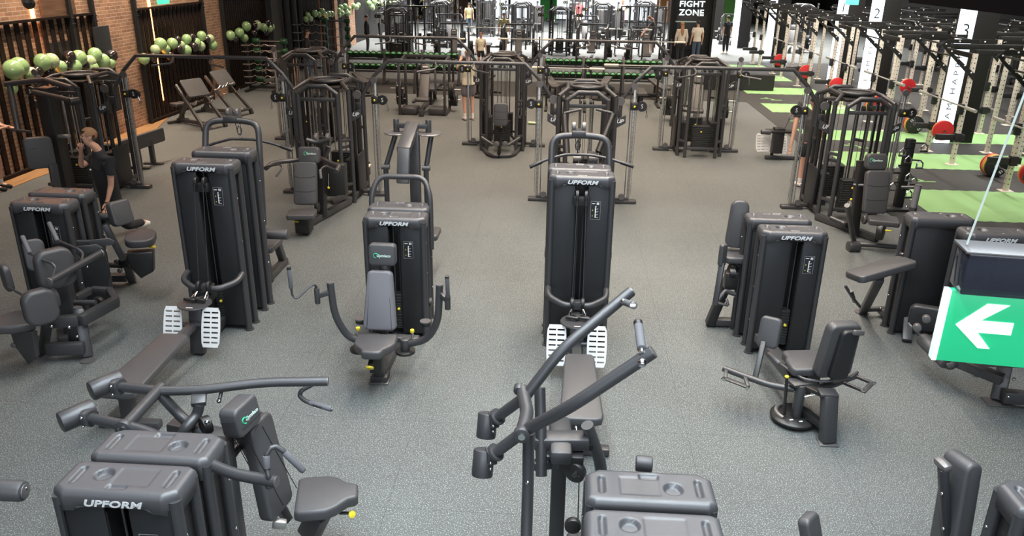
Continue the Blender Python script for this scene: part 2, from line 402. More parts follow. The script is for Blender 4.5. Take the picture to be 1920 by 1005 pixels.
# framed black board and dark doorway beside the first screen
t = thing('wall_board','black board with small white print mounted on the brick beside the first slat screen','board',(WX+.14,17.75,1.2))
MB().box((WX+.12,17.72,1.55),(.05,.62,1.9),bev=.01).build('board_panel','panel',t)
text('board_print','UP',.16,'print',t,face((WX+.15,17.72,1.75),(0,1,0),(0,0,1)))
t = thing('wall_board','black poster board with a white mark behind the first slat screen','board',(WX+.03,16.4,1.0))
MB().box((WX+.02,16.45,1.35),(.02,1.1,1.9)).build('board_panel','panel',t)
text('board_print','J',.3,'print',t,face((WX+.095,16.42,1.75),(0,1,0),(0,0,1)))
mb = MB(); mb.cyl(PX(52,6,-10.0),PX(50,-10,-10.0),.1); mb.ball(PX(54,6,-10.0),.11); tag(mb.build('wall_speaker','panel'),'small black speaker hanging high on the brick by the first screen','speaker')
for i,(px,py,X) in enumerate(((306,2,-10.2),)):
    c = PX(px,py,X); t = thing('exit_sign','green exit sign high on the brick above the second slat screen','sign',c)
    MB().box(c,(.06,.55,.14),bev=.01).build('sign_panel', mat('exit_green_far',(.02,.5,.25),.4,emit=(.1,.9,.5),es=.9), t)
# ---- walkway edge at the top right
mb = MB(); mb.box((7.6,7.75,3.72),(4.0,12.5,.55)); struct('ceiling_walkway_beam', mb, mat('walkway_edge',(.002,.0012,.003),.9,spec=.1))
# ================================================================ moulded tower cap
def cap_mesh(W=.68, D=.29, skirt=.115):
    bm = bmesh.new(); nx, ny = 96, 42
    def yf(x):   # front outline with chamfered corners
        a = abs(x)-(W/2-.075); return 0 if a <= 0 else min(.055, a*.73)
    def yb(x):
        a = abs(x)-(W/2-.05); return D if a <= 0 else D-min(.03, a*.6)
    g = []; Rr = .038
    def sm(v): v = max(0, min(1, v)); return v*v*(3-2*v)
    for i in range(nx+1):
        x = -W/2+W*i/nx; row = []
        for j in range(ny+1):
            v = j/ny; v = v*v*(3-2*v)*.35+v*.65
            y0, y1 = yf(x), yb(x); y = y0+(y1-y0)*v
            d = min(W/2-abs(x), (y-y0)*.92, y1-y)
            h = 0 if d >= Rr else -(Rr-math.sqrt(max(0, Rr*Rr-(Rr-d)**2)))
            def pocket(cx, cy, hx, hy, r, dep):
                qx, qy = abs(x-cx)-hx+r, abs(y-cy)-hy+r
                s = math.hypot(max(qx,0), max(qy,0))+min(max(qx,qy),0)-r
                return dep*sm(.5-s/.010)
            h -= pocket(-.12, D*.56, .047, .047, .047, .030)              # cup holder
            h -= pocket(.055, D*.52, .105, .075, .008, .005)              # tray
            h -= pocket(.0, D*.22, .05, .018, .006, .016)                 # phone slot
            h -= pocket(-W/2+.085, D*.52, .014, .07, .014, .022)
            h -= pocket(W/2-.085, D*.52, .014, .07, .014, .022)
            row.append(bm.verts.new((x, y, h)))
        g.append(row)
    for i in range(nx):
        for j in range(ny): bm.faces.new((g[i][j], g[i+1][j], g[i+1][j+1], g[i][j+1])).smooth = True
    loop = [g[i][0] for i in range(nx+1)]+[g[nx][j] for j in range(1,ny+1)]+[g[i][ny] for i in range(nx-1,-1,-1)]+[g[0][j] for j in range(ny-1,0,-1)]
    low = []
    for v in loop:
        x, y, z = v.co; s = skirt
        if y < .01: s = skirt-.03*sm((.22-abs(x))/.03) if abs(x) < .25 else skirt
        s += .02*sm((abs(x)-W/2+.09)/.05)
        low.append(bm.verts.new((x*.99, y if y > .01 else y+.002, -s)))
    n = len(loop)
    for i in range(n): bm.faces.new((loop[i], low[i], low[(i+1)%n], loop[(i+1)%n])).smooth = True
    bm.faces.new(low[::-1])
    me = bpy.data.meshes.new('tower_cap'); bmesh.ops.recalc_face_normals(bm, faces=bm.faces); bm.to_mesh(me); bm.free()
    me.materials.append(M['cap']); return me
CAPM = cap_mesh()
ZUP = V((0,0,1))
def add_tower(t, cx, yf, h, facing=1, logo=True, slot=0.0, post=.036, label=True, W=.68):
    """weight-stack tower; facing 1 = its front looks towards the viewer (-Y), -1 = away. yf is the front face."""
    f = facing; D = .29
    def L(x, y, z): return V((cx+x*f, yf+y*f, z))
    o = bpy.data.objects.new('tower_cap', CAPM); C.objects.link(o); o.parent = t
    o.location = L(0,0,h)-wloc(t); o.rotation_euler = (0,0,0 if f > 0 else PI)
    hb = h-.10; xs = slot
    m = MB()
    for a, b in ((-W/2+.055, xs-.065), (xs+.065, W/2-.055)):
        m.box(L((a+b)/2, .035, hb/2+.03), (b-a, .022, hb-.06), bev=.008)
    m.box(L(0,D-.02,hb/2+.02),(W-.12,.014,hb-.04),bev=.004)
    m.each('shroud_panel','panel',t)
    m = MB()
    m.box(L(xs-.065,.10,hb/2),(.012,.13,hb-.08)); m.box(L(xs+.065,.10,hb/2),(.012,.13,hb-.08))
    m.box(L(-W/2+.05,D/2,hb/2+.02),(.014,D-.03,hb-.04)); m.box(L(W/2-.05,D/2,hb/2+.02),(.014,D-.03,hb-.04))
    m.each('side_plate','dark',t)
    for sx in (-1,1):
        m = MB(); m.cyl(L(sx*(W/2-.03),.05,0),L(sx*(W/2-.03),.05,h-.05),post,14); m.cyl(L(sx*(W/2-.03),D-.04,0),L(sx*(W/2-.03),D-.04,h-.05),post*.9,14)
        m.cyl(L(sx*(W/2-.03),.05,0),L(sx*(W/2-.03),.05,.014),post*1.45,18); m.cyl(L(sx*(W/2-.03),D-.04,0),L(sx*(W/2-.03),D-.04,.014),post*1.35,18)
        m.build('post','metal',t)
        m = MB()
        for z in (.28*h,.55*h,.8*h): m.ball(L(sx*(W/2-.0),.06,z),.010,seg=8)
        m.each('bolt','chrome',t)
    m = MB(); ns = 12
    for k in range(ns): m.box(L(xs,.12,.12+.034*k),(.10,.11,.030),bev=.003,seg=1)
    m.build('weight_stack','iron',t)
    m = MB(); m.cyl(L(xs-.03,.12,.1),L(xs-.03,.12,h-.12),.007,8); m.cyl(L(xs+.03,.12,.1),L(xs+.03,.12,h-.12),.007,8); m.each('guide_rod','metal',t)
    m = MB(); m.ball(L(xs+.012,.055,.34),.018,seg=10); m.build('selector_pin','yellow',t)
    if logo:
        mt = face(L(0,-.003,h-.062),(f,0,-.0),(0,-.08*f,1))
        text('logo','UPFORM',.058,'print',t,mt,ext=.0008,sx=1.35,shear=.28,off=.0020,sp=1.02)
    if label:
        m = MB(); bx, bz = xs+.15, h-.36
        def bord(x0,x1,z0,z1,t_=.002): m.box(L((x0+x1)/2,.0225,(z0+z1)/2),(x1-x0,.002,z1-z0))
        m.box(L(bx,.0228,bz),(.10,.0015,.20)); m.build('label_plate','panel',t); m = MB()
        for x0,x1,z0,z1 in ((bx-.05,bx+.05,bz+.097,bz+.098),(bx-.05,bx+.05,bz-.098,bz-.097),(bx-.05,-.049+bx,bz-.098,bz+.098),(bx+.049,bx+.05,bz-.098,bz+.098)): bord(x0,x1,z0,z1)
        for x0,x1,z0,z1 in ((bx-.04,bx-.005,bz+.068,bz+.076),(bx+.01,bx+.02,bz+.06,bz+.085),(bx+.025,bx+.035,bz+.06,bz+.085)): bord(x0,x1,z0,z1)
        for zz in (0.0,-.062):
            m.bar(L(bx+.0,.022,bz+zz-.015),L(bx+.0,.022,bz+zz+.03),.010,.002,0); m.bar(L(bx,.022,bz+zz-.015),L(bx+.03,.022,bz+zz-.015),.010,.002,0)
            m.bar(L(bx+.006,.022,bz+zz+.012),L(bx+.026,.022,bz+zz+.018),.008,.002,0); m.ball(L(bx+.002,.024,bz+zz+.038),.008,seg=8)
        m.build('instruction_label','print',t)
        m = MB()
        for zz in (0.0,-.062): m.ball(L(bx-.03,.024,bz+zz),.006,seg=8)
        m.build('instruction_mark','yellow',t)
def seatpad(t, c, right, up, w, h, th, top=None, r=.05, name='seat', m='pad', seams=0, label=None):
    o = pad(c, right, up, w, h, th, r, top).build(name, m, t, label)
    if seams:
        right = V(right).normalized(); up = V(up).normalized(); n = right.cross(up)
        mb = MB(); 
        for k in range(seams):
            z = h*(-.5+(k+1)/(seams+1)); ww = w*.46
            for s in (1,-1):
                q = V(c)+n*s*(th/2+.0005)+up*z
                mb.tube([q-right*ww, q-right*ww*.45-up*.02, q+right*ww*.45-up*.02, q+right*ww], .0035, 6)
        mb.build('seam','seam',o)
    return o
def mark(t, c, right, up, size=.05):    # small green ring and pale word on a head pad
    right = V(right).normalized(); up = V(up).normalized(); n = right.cross(up)
    mb = MB(); k = V(c)-right*size*1.2; pts = [k+right*math.cos(a*PI/8)*size*.5+up*math.sin(a*PI/8)*size*.5 for a in range(13)]
    mb.tube(pts, size*.10, 6); mb.build('logo_ring','gprint',t)
    text('logo','Gymleco',size*.85,'ltprint',t,face(V(c)+right*size*.5+n*.0005,right,up),ext=.0006,shear=.2,off=.0008)
# ================================================================ CABLE STATIONS
def cable_station(name, x0, y0, label, group, seat=False, arms=True, scale=1):
    """four-stack octagonal tower with two pulley columns, centred on x0,y0"""
    t = thing(name, label, 'cable machine', (x0,y0,0), group)
    def L(x,y,z): return V((x0+x,y0+y,z))
    H_ = 1.91
    for s in (-1,1):
        for q in (-1,1):
            m = MB(); m.cyl(L(.33*q,.68*s,0),L(.33*q,.68*s,H_),.036,12); m.build('post','metal',t)
            m = MB(); m.cyl(L(.47*q,.50*s,0),L(.47*q,.50*s,H_+.02),.036,12); m.build('post','metal',t)
            m = MB(); m.tube([L(.44*q,.12*s,0.1),L(.44*q,.12*s,H_)],.03,10); m.build('inner_post','dark',t)
        m = MB(); m.tube([L(-.33,.68*s,H_-.01),L(-.15,.68*s,H_+.12),L(.15,.68*s,H_+.12),L(.33,.68*s,H_-.01)],.036,12); m.build('top_arch','metal',t)
        m = MB(); m.bar(L(-.33,.67*s,H_-.10),L(.33,.67*s,H_-.10),.03,.06); m.bar(L(-.33,.66*s,.2),L(.33,.66*s,.2),.04,.06); m.each('cross_bar','metal',t)
        m = MB(); m.tube([L(.47*s,-.50,H_+.02),L(.32*s,-.30,H_+.12),L(.32*s,.30,H_+.12),L(.47*s,.50,H_+.02)],.034,12); m.build('top_side_tube','metal',t)
        m = MB(); m.bar(L(.47*s,-.5,1.12),L(.33*s,-.68,1.12),.05,.05); m.bar(L(.47*s,-.5,.35),L(.33*s,-.68,.35),.05,.05)
        m.bar(L(.47*s,.5,1.12),L(.33*s,.68,1.12),.05,.05); m.bar(L(.47*s,-.5,.1),L(.47*s,.5,.1),.05,.08); m.each('brace','metal',t)
        # weight stack and shroud
        m = MB()
        for k in range(14): m.box(L(0,.50*s,.14+.04*k),(.36,.16,.034),bev=.004,seg=1)
        m.build('weight_stack','iron',t)
        m = MB()
        for q in (-1,1): m.cyl(L(.1*q,.5*s,.1),L(.1*q,.5*s,1.86),.011,8)
        m.each('guide_rod','chrome',t)
        m = MB()
        for q in (-1,1): m.cyl(L(.03+.05*q,.56*s,.6),L(.03+.05*q,.56*s,1.86),.004,6)
        m.each('cable','cable',t)
        m = MB()
        for k in range(14): m.box(L(.34*s,0,.14+.04*k),(.16,.36,.034),bev=.004,seg=1)
        m.build('weight_stack','iron',t)
        m = MB()
        for q in (-1,1): m.cyl(L(.34*s,.1*q,.1),L(.34*s,.1*q,1.86),.011,8)
        m.each('guide_rod','chrome',t)
        m = MB(); m.box(L(.50*s,0,.42),(.03,.50,.72),bev=.01); m.build('stack_guard','panel',t)
        m = MB(); m.ball(L(.0,.42*s-.16,.55),.02,seg=8); m.build('selector_pin','yellow',t)
        # pulley column
        m = MB(); m.box(L(.81*s,0,1.02),(.045,.055,2.04),bev=.006); ob = m.build('pulley_column','rail',t)
        m = MB()
        for k in range(20): m.cyl(L(.81*s,-.029,.25+.085*k),L(.81*s,-.0285,.25+.085*k),.007,8)
        m.build('column_hole','seam',ob)
        m = MB(); m.cyl(L(.75*s,0,.06),L(.75*s,0,2.0),.010,8); m.build('slide_rod','chrome',t)
        m = MB(); m.box(L(.78*s,0,.03),(.36,.14,.06),bev=.012); m.bar(L(.46*s,0,.07),L(.82*s,0,.07),.07,.06); m.build('base_foot','metal',t)
        m = MB(); m.cyl(L(.69*s,-.09,.13),L(.69*s,-.05,.13),.055,18); m.cyl(L(.80*s,-.05,2.05),L(.80*s,-.01,2.05),.055,18); m.cyl(L(.56*s,-.30,1.84),L(.56*s,-.26,1.84),.07,18); m.each('pulley_wheel','disc',t)
        hz = 1.72 if s > 0 or not seat else .42
        if name == 'crossover_station_low': hz = .3
        m = MB(); m.box(L(.81*s,-.02,hz),(.12,.13,.13),bev=.012); m.cyl(L(.94*s,-.06,hz),L(.94*s,-.02,hz),.085,20); m.cyl(L(.94*s,.02,hz-.02),L(.94*s,.06,hz-.02),.07,20); m.bar(L(.81*s,-.03,hz),L(.98*s,-.03,hz),.03,.05)
        ob = m.build('pulley_carriage','dark',t)
        text('carriage_mark','\u03df' if False else 'S',.10,'print',ob,face(L(.94*s,-.062,hz),(1,0,0),(0,0,1)),ext=.0005,sx=.8)
        m = MB(); m.ball(L(.81*s,-.10,hz),.02,seg=8); m.build('selector_knob','yellow',ob)
        m = MB(); m.tube([L(1.0*s,-.03,hz-.03),L(1.03*s,-.03,hz-.12)],.009,8); m.tube([L(1.03*s,-.03,hz-.12),L(1.045*s,-.03,hz-.17),L(1.03*s,-.03,hz-.21),L(1.015*s,-.03,hz-.17)],.006,6,closed=True)
        m.build('snap_hook','chrome',ob)
        m = MB(); m.tube([L(.85*s,0,.15),L(.86*s,0,2.0)],.003,5); m.each('cable','cable',t)
        # bracket with white sign and bridge stub
        m = MB(); m.prism([(-.08,-.12),(.10,-.02),(.10,.12),(-.08,.02)],.02,plane(L(.55*s,-.42,1.52),(s,.1,0),(0,0,1)),bev=.004,seg=1); ob = m.build('bridge_bracket','metal',t)
        text('bracket_mark','UP',.09,'print',ob,face(L(.55*s,-.435,1.53),(1,0,0),(0,0,1)),ext=.0006,sx=1.0,shear=.35,off=.002)
        m = MB(); m.bar(L(.33*s,-.60,1.0),L(.47*s,-.45,1.0),.04,.05); m.build('bracket_arm','metal',t)
    m = MB(); m.lathe([(.0,.0),(.24,0),(.25,.01),(.24,.02),(0,.02)],L(0,0,H_+.10),seg=28); m.tube([L(.27*math.cos(a*PI/10),.27*math.sin(a*PI/10),H_+.13) for a in range(20)],.028,10,closed=True)
    m.build('top_ring','metal',t)
    m = MB(); m.box(L(0,0,H_+.05),(.6,.9,.03)); m.build('top_plate','dark',t)
    m = MB()
    for q in (-1,1):
        m.cyl(L(.05*q-.02,-.60,H_-.05),L(.05*q+.02,-.60,H_-.05),.05,14)
    m.each('pulley_wheel','dark',t)
    return t
def bridge(xa, xb, y, label, grips):
    """pull-up bridge between the stations centred at xa and xb"""
    t = thing('pull_up_bridge', label, 'pull-up bar', ((xa+xb)/2,y,1.45), 'tubular bridges linking the cable stations')
    z = 2.375
    m = MB(); m.tube([(xa+.58,y,1.45),(xa+.58,y,1.80),(xa+.80,y,2.12),(xa+1.06,y,z),(xb-1.06,y,z),(xb-.80,y,2.12),(xb-.58,y,1.80),(xb-.58,y,1.45)],.034,12); m.build('bridge_tube','metal',t)
    for s, xx in ((1,xa),(-1,xb)):
        m = MB(); m.bar((xx+s*.46,y-.01,1.6),(xx+s*.58,y-.01,1.6),.03,.12); m.build('bridge_bracket','metal',t)
    for g in grips:
        gx = xa+1.06+(xb-xa-2.12)*g; d = 1 if g > .5 else -1
        m = MB(); m.tube([(gx,y,z),(gx,y-.06,z-.02),(gx+.03*-d,y-.12,z-.06),(gx+d*-.0,y-.16,z-.10),(gx+d*.28,y-.30,z-.13)],.016,8,fil=.04); m.build('pull_up_grip','metal',t)
    return t
YA, YC = 13.62, 18.0
XA = {'A':-8.45,'B':-4.03,'D':.42,'E':4.87}; XC = {'G':-5.72,'C':-1.31,'F':3.07}
st = cable_station('cable_station', XA['D'], YA, 'black four-stack cable tower behind the central lat pulldown, steel pulley columns on both sides', None)
bridge(XA['A'],XA['B'],YA,'grey pull-up bridge joining the leftmost cable tower and the next one',(.3,.6))
bridge(XA['B'],XA['D'],YA,'grey pull-up bridge crossing left of centre, ending at the tower behind the central lat pulldown',(.35,.63))
bridge(XA['D'],XA['E'],YA,'long grey pull-up bridge right of centre, ending by the person in black shorts',(.3,.63))
bridge(XC['G'],XC['C'],YC,'farther pull-up bridge left of centre, over the bench press frame',(.35,.6))
bridge(XC['C'],XC['F'],YC,'farther pull-up bridge right of centre, in front of the dumbbell rack',(.35,.63))
for k, x0, y0, lb in (('B',XA['B'],YA,'black four-stack cable tower behind the grey shoulder press seat, left of centre'),
    ('E',XA['E'],YA,'black four-stack cable tower in front of the person in black shorts on the right'),
    ('A',XA['A'],YA,'leftmost black cable tower, behind the young man in the black shirt'),
    ('G',XC['G'],YC,'farther black cable tower on the left, in front of the barbell racks'),
    ('C',XC['C'],YC,'farther central cable tower with a black padded backrest and weight stack facing the viewer'),
    ('F',XC['F'],YC,'farther cable tower right of centre, beside the plate-loaded bench')):
    copy_tree(st, (x0,y0,0), label=lb)
# ================================================================ MACHINES (shorthand: one call = one part)
def T_(t, n, m, pts, r, fil=.06, seg=12, lb=None): return MB().tube(pts, r, seg, fil).build(n, m, t, lb)
def B_(t, n, m, a, b, w, h, bev=.008, lb=None): return MB().bar(a, b, w, h, bev).build(n, m, t, lb)
def K_(t, n, m, c, d, rot=(0,0,0), bev=.01, lb=None): return MB().box(c, d, rot, bev).build(n, m, t, lb)
def C_(t, n, m, a, b, r, bev=0, seg=18, lb=None): return MB().cyl(a, b, r, seg, bev).build(n, m, t, lb)
def S_(t, n, m, c, r, sc=(1,1,1), lb=None): return MB().ball(c, r, sc, 14).build(n, m, t, lb)
def foot(t, x, y, r=.055): return C_(t, 'foot_plate', 'disc', (x,y,0), (x,y,.014), r)
def footplate(c, right, up, w=.2, h=.40, rows=7, cols=2, rr=.05):
    """white plate with slots cut through it"""
    m = MB(); M4 = plane(c, right, up)
    out = rrect(w, h, rr, 4); bm = m.bm; t_ = .012
    sw, sh = w/cols*.72, h/rows*.30
    bm2 = bmesh.new()
    xs = [-w/2]; 
    for k in range(cols):
        cx = -w/2+w*(k+.5)/cols*.86+w*.07; xs += [cx-sw/2, cx+sw/2]
    xs.append(w/2); zs = [-h/2]
    for k in range(rows):
        cz = -h/2+h*.06+h*.88*(k+.5)/rows; zs += [cz-sh/2, cz+sh/2]
    zs.append(h/2)
    V2 = {}
    def vv(i,j):
        if (i,j) not in V2:
            x, z = xs[i], zs[j]
            if i in (0,len(xs)-1): x *= 1-.10*abs(z/(h/2))**2
            if j in (0,len(zs)-1) and i in (0,len(xs)-1): x *= .86; z *= .97
            V2[(i,j)] = bm2.verts.new((x,0,z))
        return V2[(i,j)]
    for i in range(len(xs)-1):
        for j in range(len(zs)-1):
            if i%2 == 1 and j%2 == 1: continue
            bm2.faces.new((vv(i,j),vv(i+1,j),vv(i+1,j+1),vv(i,j+1)))
    g = bmesh.ops.extrude_face_region(bm2, geom=bm2.faces[:]); bmesh.ops.translate(bm2, vec=(0,t_,0), verts=[e for e in g['geom'] if isinstance(e,bmesh.types.BMVert)])
    bmesh.ops.recalc_face_normals(bm2, faces=bm2.faces)
    return m.merge(bm2, M4)
def seat_shape(t, c, fwd, w=.42, l=.40, th=.085, nose=.20, name='seat', m='pad', tilt=0):
    """saddle-like seat, wide at the back and narrower at the nose"""
    fwd = V(fwd).normalized(); side = fwd.cross(ZUP)
    out = []
    for x, y in ((-.5,-.42),(-.44,-.5),(.44,-.5),(.5,-.42),(.5,0.0),(.42,.16),(nose/w*.62,.34),(nose/w*.55,.46),(nose/w*.42,.5),(-nose/w*.42,.5),(-nose/w*.55,.46),(-nose/w*.62,.34),(-.42,.16),(-.5,0)):
        out.append((x*w, y*l))
    up = fwd+ZUP*tilt
    mb = MB(); mb.prism(out, th, plane(c, side, up), bev=.024, seg=3); return mb.build(name, m, t)

# ---------------- seated row (front of the tall towers)
def row_machine(cx, yf, lb):
    t = thing('seated_row_machine', lb, 'row machine', (cx,yf,0), None)
    def L(x,y,z): return V((cx+x,yf+y,z))
    add_tower(t, cx, yf, 1.95)
    T_(t,'guard_tube','metal',[L(-.31,.03,.70),L(-.31,-.12,.66),L(-.14,-.24,.62),L(-.03,-.24,.62)],.034,.09)
    T_(t,'guard_tube','metal',[L(.31,.03,.70),L(.31,-.12,.66),L(.14,-.24,.62),L(.03,-.24,.62)],.034,.09)
    K_(t,'pulley_bracket','dark',L(0,-.02,1.70),(.16,.06,.10)); K_(t,'pulley_bracket','metal',L(0,-.22,.62),(.16,.09,.09))
    for s in (-1,1):
        C_(t,'pulley_wheel','dark',L(.045*s-.016,-.03,1.76),L(.045*s+.016,-.03,1.76),.055,.004)
        C_(t,'pulley_wheel','dark',L(.055*s-.018,-.27,.66),L(.055*s+.018,-.27,.66),.06,.006)
        T_(t,'cable','cable',[L(.045*s,-.08,1.76),L(.055*s,-.27,.72)],.004,0,6)
        ob = T_(t,'snap_hook','chrome',[L(.055*s,-.33,.62),L(.085*s,-.38,.59),L(.09*s,-.44,.575),L(.06*s,-.43,.575),L(.055*s,-.33,.62)],.007,0,6)
        # D handle
        T_(t,'row_handle','dark',[L(.03*s-.05,-.50,.60),L(.05*s,-.43,.60),L(.03*s+.07,-.52,.60)],.010,.01,8)
        C_(t,'handle_grip','dark',L(.055*s-.065,-.51,.605),L(.055*s+.065,-.535,.605),.017,.004)
    # round tray on a column
    MB().lathe([(.0,0),(.165,0),(.175,.008),(.17,.018),(0,.018)],L(0,-.53,.555),seg=30).build('handle_tray','metal',t)
    B_(t,'tray_column','metal',L(0,-.50,.56),L(0,-.60,.02),.14,.09)
    K_(t,'tray_print','print',L(0,-.66,.575),(.07,.012,.003),bev=0)
    B_(t,'main_beam','metal',L(0,.06,.10),L(0,-.62,.10),.10,.10); B_(t,'support_beam','metal',L(0,-.05,.50),L(0,-.5,.50),.08,.10)
    C_(t,'foot_axle','metal',L(-.2,-.62,.36),L(.2,-.62,.36),.025)
    for s in (-1,1): footplate(L(.205*s,-.67,.36),(1,0,0),(0,.35,1),.20,.42).build('foot_plate','white',t,'white slotted foot plate')
    # bench
    B_(t,'bench_rail','metal',L(0,-.6,.36),L(0,-2.1,.36),.09,.07)
    m = MB(); out = [(-.14,.55),(-.11,.585),(.11,.585),(.14,.55),(.185,-.5),(.17,-.565),(.12,-.585),(-.12,-.585),(-.17,-.565),(-.185,-.5)]
    m.prism(out,.075,plane(L(.02,-1.63,.435),(1,0,0),(0,1,0)),bev=.02); m.build('bench_pad','pad',t)
    B_(t,'bench_leg','metal',L(0,-2.0,.36),L(0,-2.02,0),.12,.09)
    B_(t,'base_crossbar','metal',L(-.28,-2.02,.04),L(.28,-2.02,.04),.09,.07)
    return t
rw = row_machine(.24, 7.88, 'tall black seated row machine in the centre, long grey bench and white foot plates')
copy_tree(rw, (-3.80,7.95,0), label='tall black seated row machine on the left, bench reaching the nearest shoulder press')
# ---------------- lat pulldown (behind the tall towers)
def lat_machine(cx, yb, lb):
    t = thing('lat_pulldown_machine', lb, 'pulldown machine', (cx,yb,0))
    def L(x,y,z): return V((cx+x,yb+y,z))
    add_tower(t, cx, yb, 1.95, -1, False, label=False)
    T_(t,'arch_tube','metal',[L(-.31,-.02,1.0),L(-.31,.02,1.85),L(-.31,.14,2.20),L(0,.18,2.22),L(.31,.14,2.20),L(.33,.05,1.85),L(.30,.02,1.0)],.036,.12,14)
    B_(t,'top_beam','metal',L(-.02,.12,2.235),L(-.02,.32,2.235),.15,.06)
    for s in (-1,1): C_(t,'pulley_wheel','disc',L(-.02+.055*s-.022,.26,2.29),L(-.02+.055*s+.022,.26,2.29),.058,.008)
    for s in (-1,1): T_(t,'cable','cable',[L(-.02+.04*s,.32,2.26),L(-.02+.015*s,.38,2.0)],.004,0,6)
    for s in (-1,1): T_(t,'snap_hook','chrome',[L(-.02,.38,2.12),L(-.02+.03*s,.38,2.06),L(-.02+.015*s,.38,1.98),L(-.02,.38,2.02)],.007,0,6)
    ob = T_(t,'pulldown_bar','metal',[L(-.56,.34,1.80),L(-.38,.38,1.88),L(-.15,.40,1.945),L(.15,.40,1.945),L(.36,.38,1.91),L(.62,.34,1.84)],.017,.05,10)
    for a, b in ((L(-.56,.34,1.80),L(-.42,.37,1.86)),(L(.47,.364,1.88),L(.62,.34,1.84))): C_(ob,'bar_grip','dark',a,b,.021,.003)
    B_(t,'seat_post','metal',L(.05,.55,.5),L(.06,.62,0),.10,.08); B_(t,'base_beam','metal',L(.04,0,.05),L(.04,1.3,.05),.10,.08); B_(t,'rear_post','metal',L(.03,1.05,.48),L(.04,1.25,0),.09,.09); foot(t,cx+.04,yb+1.28,.07)
    seatpad(t,L(.06,.62,.52),(1,0,0),(0,1,0),.32,.46,.08)
    B_(t,'roller_bracket','dark',L(.02,.2,.6),L(.02,.5,.72),.06,.06)
    C_(t,'thigh_roller','pad',L(.05,.42,.74),L(.44,.42,.74),.065,.015); C_(t,'thigh_roller','pad',L(-.01,.42,.74),L(-.36,.42,.74),.065,.015)
    return t
lt = lat_machine(.22, 8.48, 'tall black lat pulldown with curved pulldown bar and arched top tube, centre')
copy_tree(lt, (-3.82,8.80,0), label='tall black lat pulldown with curved bar and thigh roller, left, behind the seated row')
